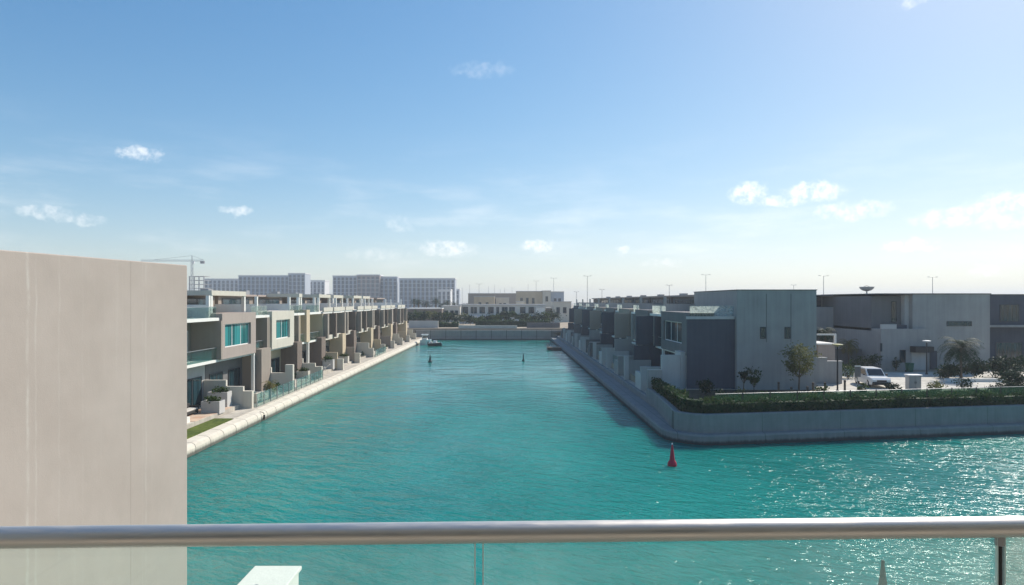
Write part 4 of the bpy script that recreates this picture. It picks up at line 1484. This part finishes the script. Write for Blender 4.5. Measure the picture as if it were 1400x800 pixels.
M['lamp_ochre'] = plain("ochre lamp paint", (.36, .33, .12), .5)
disc_lamp(1145, 56.7, 4.25, .46, "dark street lamp with a flat ochre disc head near the young tree", 'lamp_ochre')
disc_lamp(1267, 69.7, 3.75, .42, "street lamp with a flat white disc head in front of the garage")
for px, dp, h_, lab in ((1064.5, 56, .95, "dark timber bollard at the foot of the tall grey end wall"), (1082, 53, .9, "dark timber bollard at the left of the young tree"), (1111.5, 55.5, .95, "dark timber bollard right of the young tree"),
                        (1128, 56, .9, "dark timber bollard left of the ochre disc lamp"), (1155, 55.3, 1.2, "tallest dark timber bollard, right of the ochre disc lamp"), (1104, 53.4, .9, "dark timber bollard close behind the hedge by the young tree")):
    x = at(px, dp)
    e = empty('bollard', (x, dp, 2.0), lab, 'bollard', 'bollards along the street edge')
    MB().box(x - .07, x + .07, dp - .07, dp + .07, 1.95, 2.0 + h_).build('post', 'wood', e, bevel=.015)
    MB().box(x - .078, x + .078, dp - .078, dp + .078, 2.0 + h_ - .16, 2.0 + h_ - .10).build('band', 'dark', e)

x, dp = at(1172.5, 57.6), 57.6
e = empty('street_sign', (x, dp, 2), "dark sign panel on a thin pole above the white car", 'sign')
MB().tube([(x, dp + .03, 1.95), (x, dp + .03, 4.15)], .035, 8).build('post', 'gal', e)
MB().box(x - .28, x + .28, dp - .03, dp, 3.2, 4.15).build('panel', 'dgrey', e, bevel=.01)
MB().box(x - .28, x + .28, dp - .04, dp + .01, 4.15, 4.24).build('cap', 'frame', e)

x, dp = at(1248.5, 57.8), 57.8
e = empty('utility_cabinet', (x, dp, 2), "grey utility cabinet with a white lid behind the hedge", 'cabinet')
MB().box(x - .56, x + .56, dp - .3, dp + .3, 1.95, 3.30).build('body', 'gal', e, bevel=.02)
MB().box(x - .64, x + .64, dp - .37, dp + .37, 3.30, 3.40).build('lid', 'frame', e, bevel=.02)
for sx in (-1, 1):
    d = MB().box(x + sx * .27 - .25, x + sx * .27 + .25, dp - .325, dp - .302, 2.1, 3.22).build('door', 'gal', e, bevel=.008)
    MB().box(x + sx * .06 - .015, x + sx * .06 + .015, dp - .35, dp - .325, 2.6, 2.78).build('handle', 'dark', d)
x, dp = at(1243.5, 72.0), 72.0
e = empty('wheelie_bin', (x, dp, 2), "dark green wheelie bin by the garage door", 'bin')
m = MB()
bx = [(x - .25, dp - .27), (x + .25, dp - .27), (x + .25, dp + .27), (x - .25, dp + .27)]
tx = [(x - .31, dp - .34), (x + .31, dp - .34), (x + .31, dp + .34), (x - .31, dp + .34)]
for k in range(4):
    j = (k + 1) % 4
    m.quad((*bx[k], 2.08), (*bx[j], 2.08), (*tx[j], 3.0), (*tx[k], 3.0))
m.quad(*[(*p, 2.08) for p in bx[::-1]])
m.build('body', 'green', e)
MB().box(x - .33, x + .33, dp - .36, dp + .38, 3.0, 3.07).build('lid', 'green', e, bevel=.02)
for sx in (-1, 1):
    MB().tube([(x + sx * .20, dp + .27, 2.1), (x + sx * .29, dp + .27, 2.1)], .1, 10).build('wheel', 'tyre', e)


def car(x, y, z, yaw, label):
    """white five-door off-roader; built along +y then turned"""
    e = empty('parked_car', (x, y, z), label, 'car')
    rot = Matrix.Rotation(yaw, 4, 'Z')
    made = []

    def add(mb, name, mat, parent=None, **k):
        o = mb.build(name, mat, parent or e, **k)
        return o

    def sec(yy, hw, z0, z1):
        return [(x - hw, y + yy, z + z0), (x - hw * 1.02, y + yy, z + (z0 + z1) / 2), (x - hw * .96, y + yy, z + z1), (x + hw * .96, y + yy, z + z1), (x + hw * 1.02, y + yy, z + (z0 + z1) / 2), (x + hw, y + yy, z + z0)]
    def loft(secs):
        m = MB()
        m.quad(*secs[0])
        m.quad(*secs[-1][::-1])
        for a, b in zip(secs[:-1], secs[1:]):
            for k in range(6):
                j = (k + 1) % 6
                m.quad(a[k], b[k], b[j], a[j])
        return m
    add(loft([sec(-2.3, .78, .42, .80), sec(-2.22, .88, .32, .98), sec(-1.0, .92, .30, 1.02), sec(1.0, .92, .30, 1.03), sec(1.2, .92, .30, 1.02), sec(2.05, .88, .32, .96), sec(2.28, .78, .42, .78)]), 'body', 'carpaint', bevel=.03)
    add(loft([sec(-2.12, .80, 1.0, 1.10), sec(-1.9, .76, 1.0, 1.62), sec(-1.6, .74, 1.0, 1.70), sec(.35, .74, 1.0, 1.70), sec(1.15, .80, 1.0, 1.06)]), 'cabin', 'carpaint', bevel=.02)
    for sx in (-1, 1):
        m = MB()
        m.quad((x + sx * .795, y - 1.75, z + 1.10), (x + sx * .795, y + .82, z + 1.10), (x + sx * .765, y + .30, z + 1.58), (x + sx * .765, y - 1.62, z + 1.58))
        m.quad((x + sx * .74, y - 1.75, z + 1.10), (x + sx * .74, y + .82, z + 1.10), (x + sx * .72, y + .30, z + 1.58), (x + sx * .72, y - 1.62, z + 1.58))
        add(m, 'side_window', 'carglass')
        for yy in (-1.35, 1.38):
            w = add(MB().tube([(x + sx * .72, y + yy, z + .36), (x + sx * .93, y + yy, z + .36)], .36, 20), 'wheel', 'tyre')
            add(MB().tube([(x + sx * .93, y + yy, z + .36), (x + sx * .945, y + yy, z + .36)], .22, 14), 'rim', 'rim', w)
        add(MB().box(x + sx * .62 - .16, x + sx * .62 + .16, y + 2.16, y + 2.30, z + .68, z + .84), 'headlight', 'clearlamp', bevel=.02)
        add(MB().box(x + sx * .72 - .09, x + sx * .72 + .09, y - 2.31, y - 2.16, z + .72, z + .98), 'tail_light', 'redlamp', bevel=.02)
        add(MB().box(x + sx * 1.0 - .09, x + sx * 1.0 + .09, y + .72, y + .84, z + 1.08, z + 1.24), 'wing_mirror', 'dark', bevel=.02)
    m = MB()
    m.quad((x - .70, y + 1.12, z + 1.095), (x + .70, y + 1.12, z + 1.095), (x + .64, y + .45, z + 1.655), (x - .64, y + .45, z + 1.655))
    add(m, 'windscreen', 'carglass')
    m = MB()
    m.quad((x - .66, y - 2.085, z + 1.14), (x + .66, y - 2.085, z + 1.14), (x + .63, y - 1.925, z + 1.58), (x - .63, y - 1.925, z + 1.58))
    add(m, 'rear_window', 'carglass')
    add(MB().box(x - .8, x + .8, y + 2.2, y + 2.36, z + .34, z + .62), 'bumper', 'dark', bevel=.03)
    add(MB().box(x - .42, x + .42, y + 2.24, y + 2.31, z + .64, z + .80), 'grille', 'dark')
    add(MB().box(x - .8, x + .8, y - 2.36, y - 2.2, z + .34, z + .60), 'bumper', 'dark', bevel=.03)
    e.rotation_euler = (0, 0, yaw)
    return e


ca = math.radians(180 + 30 - 20)   # heading measured clockwise from +y
car(at(1192, 60.5), 60.5, 2.01, -ca, "white off-road car parked on the sunlit pavement")

# white rocks and low slabs at the right end of the bank
for px, dp, w, h_, lab in ((1334, 56.5, 1.2, .35, "flat pale rock at the right end of the bank, farthest left"), (1352, 53.5, .7, .45, "white rock in the dark planting, middle one"), (1361, 52.2, .8, .5, "white rock nearest the quay edge at the right"), (1346, 52.6, .9, .35, "grey rock beside the white rock near the quay edge")):
    x = at(px, dp)
    bm = bmesh.new()
    bmesh.ops.create_icosphere(bm, subdivisions=2, radius=1)
    for v in bm.verts:
        k = 1 + rng.uniform(-.16, .16)
        v.co = Vector((v.co.x * w / 2 * k, v.co.y * w / 2.4 * k, max(-.3, v.co.z) * h_ * k))
    me = bpy.data.meshes.new('rock')
    bm.to_mesh(me)
    bm.free()
    me.materials.append(M['pale'])
    o = bpy.data.objects.new('rock', me)
    o.location = (x, dp, 2.05)
    COL.objects.link(o)
    tag(o, lab, 'rock', 'rocks on the bank')
tag(MB().box(at(1296, 63), at(1385, 63.5), 63.2, 63.6, 1.9, 2.32).build('kerb_wall', 'white', bevel=.02), "long low white kerb wall before the dark shrubs at the right", "kerb")

# roof items
x, dp = at(1185, 88), 88
e = empty('satellite_dish', (x, dp, 11.1), "grey satellite dish tilted to the sky on the flat roof", 'satellite dish')
MB().tube([(x, dp, 11.05), (x, dp, 11.7)], .09, 8).build('mast', 'gal', e)
MB().lathe(x, dp, [(.12, 11.62), (.55, 11.74), (.85, 11.98), (.95, 12.25), (.90, 12.25), (.5, 11.86), (.05, 11.74)], 22).build('dish', 'lgrey', e, smooth=True)
MB().tube([(x - .7, dp, 12.1), (x, dp, 12.45), (x + .7, dp, 12.1)], .03, 6).build('feed_arm', 'gal', e)


def street_mast(px, depth, z0, ztop, label, arms=1.4, group='tall lamp masts'):
    x = at(px, depth)
    e = empty('lamp_mast', (x, depth, z0), label, 'lamp mast', group)
    MB().tube([(x, depth, z0), (x, depth, ztop)], [.13, .07], 8).build('pole', 'gal', e)
    for sx in (-1, 1):
        MB().tube([(x, depth, ztop - .15), (x + sx * arms, depth, ztop)], .045, 6).build('arm', 'gal', e)
        MB().box(x + sx * arms - .3, x + sx * arms + .3, depth - .15, depth + .15, ztop - .02, ztop + .09).build('lamp_head', 'gal', e)


MASTS = [(803, 230, 19.6, "tall double-arm lamp mast above the far end of the right row"), (965, 210, 19.2, "tall lamp mast behind the corner house roof"),
         (1126, 190, 18.0, "tall lamp mast between the grey end wall and the dish"), (1275, 190, 17.6, "tall lamp mast over the big pale street house"),
         (757, 300, 21.4, "thin lamp mast right of the tan block at the canal end"), (733, 330, 21.0, "thin lamp mast above the tan block at the canal end"),
         (655, 300, 18.6, "thin lamp mast over the long pale building at the canal end"), (788, 260, 14.2, "short lamp mast at the start of the right row"),
         (1085, 240, 16.5, "faint lamp mast over the tall grey end wall"), (915, 200, 15.4, "lamp mast over the second house on the right"), (823, 230, 14.6, "short thin lamp mast over the far right roofs")]
for px, dp, zt, lab in MASTS:
    street_mast(px, dp, 2.0 if px > 770 else 3.0, zt, lab, 1.3 if zt > 17 else .8)
for px, dp, zt, n in ((642, 400, 21.0, 0), (668, 420, 20.5, 1), (676, 420, 21.5, 2), (690, 420, 19.5, 3), (700, 430, 20, 4), (722, 430, 22, 5), (684, 430, 18.5, 6), (632, 420, 19.5, 7)):
    x = at(px, dp)
    e = empty('flag_pole', (x, dp, 3), "very thin distant pole on the skyline at the canal end", 'pole', 'thin poles on the skyline')
    MB().tube([(x, dp, 3), (x, dp, zt)], [.13, .08], 6).build('pole', 'gal', e)

# ------------------------------------------------------------------ canal end: buildings, trees
e = empty('long_building', (at(685, 220), 224, 3), "long low pale building with a row of dark windows at the canal end", 'building')
bx0, bx1 = at(627, 220), at(746, 220)
MB().box(bx0, bx1, 220, 232, 2.9, 8.8).build('wall', 'pale', e)
MB().box(bx0 - .2, bx1 + .2, 219.8, 232.2, 8.8, 9.15).build('roof', 'lgrey', e)
MB().box(bx0, bx1, 217.0, 219.99, 2.9, 5.4).build('colonnade', 'bluegrey', e)
px_list = [634.5, 638, 645.5, 650, 657.5, 661, 669.5, 673, 680.5, 688, 692, 698, 702, 713, 716.5, 724.5, 728]
for px in px_list:
    xc = at(px, 220)
    f = MB().box(xc - .5, xc + .5, 219.9, 219.995, 5.9, 8.2).build('window', 'dframe', e)
    MB().box(xc - .4, xc + .4, 219.87, 219.9, 6.0, 8.1).build('pane', 'dwindow', f)


def block(label, px0, px1, depth, ztop, mat, z0=2.9, wins=(), deep=12, roof='lgrey', name='villa', pane='dwindow', wz=(.45, .75)):
    x0, x1 = at(px0, depth), at(px1, depth)
    e = empty(name, ((x0 + x1) / 2, depth, z0), label, 'building', 'buildings at the canal end')
    MB().box(x0, x1, depth, depth + deep, z0, ztop).build('wall', mat, e)
    MB().box(x0 - .15, x1 + .15, depth - .15, depth + deep + .15, ztop, ztop + .3).build('roof', roof, e)
    for p in wins:
        xc = at(p, depth)
        f = MB().box(xc - .6, xc + .6, depth - .1, depth - .004, z0 + (ztop - z0) * wz[0], z0 + (ztop - z0) * wz[1]).build('window', 'dframe', e)
        MB().box(xc - .48, xc + .48, depth - .12, depth - .1, z0 + (ztop - z0) * wz[0] + .1, z0 + (ztop - z0) * wz[1] - .1).build('pane', pane, f)
    return e


block("tan flat-roofed block standing tallest at the canal end", 706, 742, 290, 14.7, 'tan', wins=(713, 721, 729))
block("cream stair tower between the tan block and the grey glazed block", 742, 753, 288, 14.9, 'cream', wins=(747.5,), wz=(.6, .8))
block("grey glazed block right of the cream stair tower", 753, 771, 290, 14.5, 'bluegrey', wins=(759, 765), pane='towerglass')
block("sunlit cream villa in front of the grey glazed block", 757, 781, 215, 9.9, 'cream', wins=(763, 772))
block("villa with dark red windows left of the sunlit cream villa", 745, 757.5, 222, 7.6, 'taupe', wins=(748, 754))
block("low cream villa in front of the tan block", 706, 717, 235, 10.0, 'cream', wins=(711,))
block("white gable villa between the windows row and the red-windowed villa", 733, 745, 216, 7.9, 'white', wins=())
block("tan villa behind the left half of the long pale building", 648, 676, 262, 12.0, 'tan', wins=(656, 666), deep=8)
block("cream villa behind the right half of the long pale building", 678, 696, 268, 11.6, 'cream', wins=(684, 690), deep=8)
block("dark flat roofline behind the villas at the canal end", 640, 706, 330, 14.2, 'taupe', wins=(650, 662, 676, 690))
block("pale villa among the trees left of the long pale building", 604, 629, 214, 8.4, 'pale', wins=(610, 618, 624))
block("long dark pavilion with a pale roof among the far left trees", 556, 604, 208, 7.6, 'brown', wins=(564, 574, 584, 594), roof='white')
tag(MB().box(at(628, 200), at(652, 200), 199.8, 200.1, 2.9, 5.6).build('boundary_wall', 'lgrey', bevel=.02), "pale boundary wall before the long pale building, left part", "wall")
tag(MB().box(at(653, 199), at(748, 199), 198.8, 199.1, 2.9, 5.2).build('boundary_wall', 'palefac', bevel=.02), "long pale boundary wall before the long pale building", "wall")

FT = [(560, 190, 4.2, 2.2, 0), (570, 194, 4.6, 2.6, 1), (580, 188, 4.0, 2.2, 0), (590, 192, 4.8, 2.6, 2), (600, 187, 4.0, 2.2, 0), (610, 191, 4.4, 2.4, 1), (621, 186, 3.8, 2.2, 0),
      (633, 190, 3.4, 2.0, 2), (643, 186, 3.2, 2.0, 0), (655, 184, 3.0, 2.0, 1), (667, 183, 3.4, 2.0, 0), (679, 182, 3.6, 2.2, 1), (690, 184, 4.2, 2.2, 0), (700, 186, 5.2, 1.8, 1),
      (712, 183, 4.0, 2.2, 0), (723, 185, 3.6, 2.2, 1), (735, 184, 3.8, 2.2, 0), (747, 186, 4.2, 2.2, 1), (757, 190, 4.4, 2.4, 0)]
KIND = ["dark green bushy tree behind the far quay", "mid green loose tree behind the far quay", "olive tree behind the far quay"]
for i, (px, dp, hh, r, k) in enumerate(FT):
    tree(at(px, dp), dp, 2.95, hh, r, KIND[k] + ", number %s from the left" % ["one", "two", "three", "four", "five", "six", "seven", "eight", "nine", "ten", "eleven", "twelve", "thirteen", "fourteen", "fifteen", "sixteen", "seventeen", "eighteen", "nineteen"][i],
         ('leaf_d', 'leaf', 'leaf_o')[k], name='bushy_tree', trunk_h=.2, nc=18, per=26, size=.30, group='trees behind the far quay', limbs=4)
for px, dp, hh in ((572, 240, 9.2), (583, 246, 8.6), (596, 238, 9.6), (612, 250, 8.8), (566, 262, 9.5), (604, 236, 7.8), (621, 246, 8.0), (637, 250, 7.6)):
    palm(at(px, dp), dp, 2.95, hh - 2.0, 2.6, "dark date palm before the blue apartment blocks, %s" % {572: "second from the left", 583: "third from the left", 596: "fourth from the left", 612: "sixth from the left", 566: "leftmost", 604: "fifth from the left", 621: "seventh from the left", 637: "rightmost"}[px],
         'leaf_d', 22, group='date palms at the canal end')


hedge([(at(563, 173), 173), (at(627, 173), 173)], 2.2, 2.95, 1.3, "long far hedge behind the grey retaining wall, left of the pale wall", per_m=60, size=.3)
hedge([(at(650, 176), 176), (at(752, 176), 176)], 2.4, 2.95, 1.9, "long far hedge below the windows of the long pale building", per_m=60, size=.3)

# ------------------------------------------------------------------ apartment blocks on the skyline
def apartments(px0, px1, depth, ztop, label, bays, floors, wall='bluegrey', deep=18):
    x0, x1 = at(px0, depth), at(px1, depth)
    e = empty('apartment_block', ((x0 + x1) / 2, depth, 3), label, 'apartment block', 'apartment blocks on the skyline')
    MB().box(x0, x1, depth, depth + deep, 2.9, ztop).build('wall', wall, e)
    MB().box(x0 - .3, x1 + .3, depth - .3, depth + deep + .3, ztop, ztop + 1.0).build('parapet', 'palefac', e)
    step = (x1 - x0) / bays
    for k in range(bays):
        a = x0 + step * k + step * .22
        b = x0 + step * (k + 1) - step * .22
        MB().box(a, b, depth - .15, depth - .01, 4.5, ztop - 1.2).build('window_strip', 'towerglass', e)
    fh = (ztop - 3) / floors
    for k in range(1, floors):
        z = 3 + fh * k
        MB().box(x0, x1, depth - .5, depth - .16, z - .18, z + .18).build('floor_band', 'palefac', e)
    return e


apartments(326, 395, 640, 36.0, "blue grey apartment block left on the skyline over the three-pane house", 12, 8)
apartments(394, 417, 630, 37.8, "taller end tower of the left skyline apartment block", 4, 9, 'bluegrey')
apartments(417, 444, 700, 33.0, "lower pale apartment block between the two big skyline blocks", 5, 7, 'palefac')
apartments(455, 488, 610, 34.5, "left third of the middle skyline block, blue grey", 6, 8)
apartments(488, 519, 606, 35.3, "taller pinkish middle part of the skyline block", 5, 8, 'taupe2')
apartments(519, 543, 612, 33.6, "right part of the middle skyline block before the gap", 4, 8)
apartments(546, 622, 600, 31.6, "wide apartment block at the right end of the skyline group", 13, 7)
apartments(598, 616, 560, 20.0, "small pale block standing before the wide skyline block", 3, 4, 'palefac')
apartments(279, 326, 680, 34.0, "pale low block beside the unfinished concrete frame", 8, 7, 'palefac')
apartments(622, 628, 640, 22.0, "narrow annex at the right foot of the skyline group", 1, 4)
e = empty('concrete_frame', (at(271, 620), 620, 3), "unfinished concrete frame of a building under the crane", 'building site')
for k in range(9):
    z = 3 + 4.0 * k
    MB().box(at(258, 620), at(279, 620), 620, 634, z, z + .35).build('slab', 'grey', e)
for px in (258.6, 265, 271.5, 278.4):
    xc = at(px, 620)
    MB().box(xc - .4, xc + .4, 620.4, 621.2, 3, 35.1).build('column', 'grey', e)
e = empty('tower_crane', (at(262.5, 610), 610, 3), "tower crane with a long jib behind the beige foreground wall", 'crane')
cx = at(262.5, 610)
m = MB()
for sx in (-1, 1):
    for sy in (-1, 1):
        m.tube([(cx + sx * .8, 610 + sy * .8, 3), (cx + sx * .8, 610 + sy * .8, 49.5)], .16, 4)
for k in range(20):
    z = 3 + k * 2.3
    for sy in (-1, 1):
        m.tube([(cx - .8 * (-1) ** k, 610 + sy * .8, z), (cx + .8 * (-1) ** k, 610 + sy * .8, z + 2.3)], .1, 4)
m.build('mast', 'gal', e)
m = MB()
for zz, yy in ((49.6, -.7), (49.6, .7), (50.8, 0)):
    m.tube([(cx - 50, 610 + yy, zz), (cx + 12, 610 + yy, zz)], .14, 4)
for k in range(31):
    xx = cx - 50 + 2 * k
    m.tube([(xx, 609.3, 49.6), (xx + 1, 610, 50.8), (xx + 2, 609.3, 49.6)], .08, 4)
m.build('jib', 'gal', e)
MB().box(cx + 8.5, cx + 12, 609, 611, 47.2, 49.6).build('counterweight', 'dgrey', e)
MB().box(cx + .9, cx + 2.6, 608.6, 610.2, 47.3, 49.4).build('cab', 'frame', e)
m = MB()
m.tube([(cx, 610, 49.6), (cx, 610, 55.0)], .3, 4).tube([(cx, 610, 55), (cx - 38, 610, 50.8)], .09, 4).tube([(cx, 610, 55), (cx + 11, 610, 50.8)], .09, 4)
m.build('apex', 'dark', e)

# ------------------------------------------------------------------ foreground: neighbour's wall, balcony
e = empty('neighbour_house', (-8, 4, 0), "beige rendered side wall of the neighbouring house filling the left foreground", 'house')
MB().prism([(-14, -3.0), (-7.33, -3.0), (-5.0, 9.75), (-14, 9.75)], -.5, 10.765).build('wall', 'beige', e, bevel=.012)

e = empty('parapet_pier', (-2.6, 5, 0), "pale parapet of the lower terrace seen through the balcony glass", 'parapet')
MB().box(-2.82, -2.34, 1.72, 7.02, 5.0, 7.16).build('wall', 'white', e, bevel=.012)
MB().box(-2.845, -2.315, 1.72, 7.045, 7.16, 7.205).build('coping', 'white', e, bevel=.008)
for (xx, yy) in ((-2.63, 6.55), (-2.52, 6.5)):
    MB().lathe(xx, yy, [(.018, 7.2), (.018, 7.212), (.008, 7.216)], 10).build('fixing_plug', 'gal', e)

structure(MB().box(-12, 12, -200, 1.7, -2, 1.0).build("ground", 'sand'))
e = empty('home_house', (0, -3, 1), "pale rendered house with glazed doors behind the steel balcony railing", 'house')
MB().box(-4.2, 9, -12, -2.4, .9, 12.4).build('wall', 'taupe', e)
MB().box(-4.2, 9, -2.39, 1.62, 8.34, 8.54).build('balcony_floor', 'deck', e)
f = MB().box(-3.2, 3.2, -2.39, -2.3, 8.56, 11.0).build('balcony_door', 'dframe', e)
MB().box(-3.05, 3.05, -2.3, -2.28, 8.65, 10.9).build('pane', 'dwindow', f)
MB().box(-4.2, 9, -2.39, .2, 11.6, 11.85).build('balcony_roof', 'white', e)

# railing
P0, P1 = Vector((-1.2, 1.474, 0)), Vector((1.287, 1.545, 0))
rd = (P1 - P0).normalized()


def rp(x):
    t = (x - P0.x) / rd.x
    p = P0 + rd * t
    return p.x, p.y


RZ = EYE - .5600
e = empty('balcony_railing', (0, 1.5, 8.54), "stainless steel handrail over clear glass panels across the whole foreground", 'railing')
ax, ay = rp(-3.9)
bx, by = rp(4.6)
MB().tube([(ax, ay, RZ), (bx, by, RZ)], .0252, 40).build('handrail', 'steel', e, smooth=True)
ang = math.atan2(rd.y, rd.x)


def panel(xa, xb):
    m = MB()
    pa, pb = Vector((*rp(xa), 0)), Vector((*rp(xb), 0))
    nrm = Vector((-rd.y, rd.x, 0)) * .005
    z0, z1 = 8.62, RZ - .020
    a, b, c, d = pa - nrm, pb - nrm, pb + nrm, pa + nrm
    q = lambda p, z: (p.x, p.y, z)
    m.quad(q(a, z0), q(b, z0), q(b, z1), q(a, z1), mi=0)
    m.quad(q(d, z1), q(c, z1), q(c, z0), q(d, z0), mi=0)
    m.quad(q(b, z0), q(c, z0), q(c, z1), q(b, z1), mi=1)
    m.quad(q(d, z0), q(a, z0), q(a, z1), q(d, z1), mi=1)
    m.quad(q(a, z1), q(b, z1), q(c, z1), q(d, z1), mi=1)
    m.quad(q(d, z0), q(c, z0), q(b, z0), q(a, z0), mi=1)
    u = rd * .0032
    nn = Vector((-rd.y, rd.x, 0)) * .0054
    for p_, sg in ((pa, 1), (pb, -1)):
        a2, b2 = p_ - nn, p_ - nn + u * sg
        if sg < 0:
            a2, b2 = b2, a2
        m.quad(q(a2, z0), q(b2, z0), q(b2, z1), q(a2, z1), mi=1)
    return m.build('glass_panel', ['glass', 'glass_edge'], e)


gx = (655 - 692) / 850 * 1.507
px_ = (1367 - 692) / 850 * 1.543
panel(-3.85, -1.45)
panel(-1.434, gx - .008)
panel(gx + .008, px_ - .008)
panel(px_ + .008, 2.9)
panel(2.92, 4.5)
for xx in (px_, -1.442, 2.91):
    X, Y = rp(xx)
    MB().tube([(X, Y, 8.54), (X, Y, RZ - .02)], .0052, 10).build('baluster', 'dark', e)
    MB().tube([(X, Y, RZ - .045), (X, Y, RZ - .02)], .011, 10).build('baluster_collar', 'gal', e)
m = MB()
ax, ay = rp(-3.9)
bx, by = rp(4.6)
m.tube([(ax, ay, 8.6), (bx, by, 8.6)], .03, 12)
m.build('base_rail', 'gal', e)

# ------------------------------------------------------------------ haze
hz = MB().box(-3100, 3100, -320, 3100, -4, 58).build('haze', 'white')
hz['kind'] = 'stuff'
hz['label'] = "thin pale haze in the air over the canal"
hm = bpy.data.materials.new("haze")
hm.use_nodes = True
t = NT(hm.node_tree)
o_ = t.n('ShaderNodeOutputMaterial')
pv = t.n('ShaderNodeVolumePrincipled')
pv.inputs['Color'].default_value = (.86, .92, 1.0, 1)
pv.inputs['Density'].default_value = 0.00045
pv.inputs['Anisotropy'].default_value = 0.2
t.l(pv.outputs[0], o_.inputs['Volume'])
hz.data.materials.clear()
hz.data.materials.append(hm)
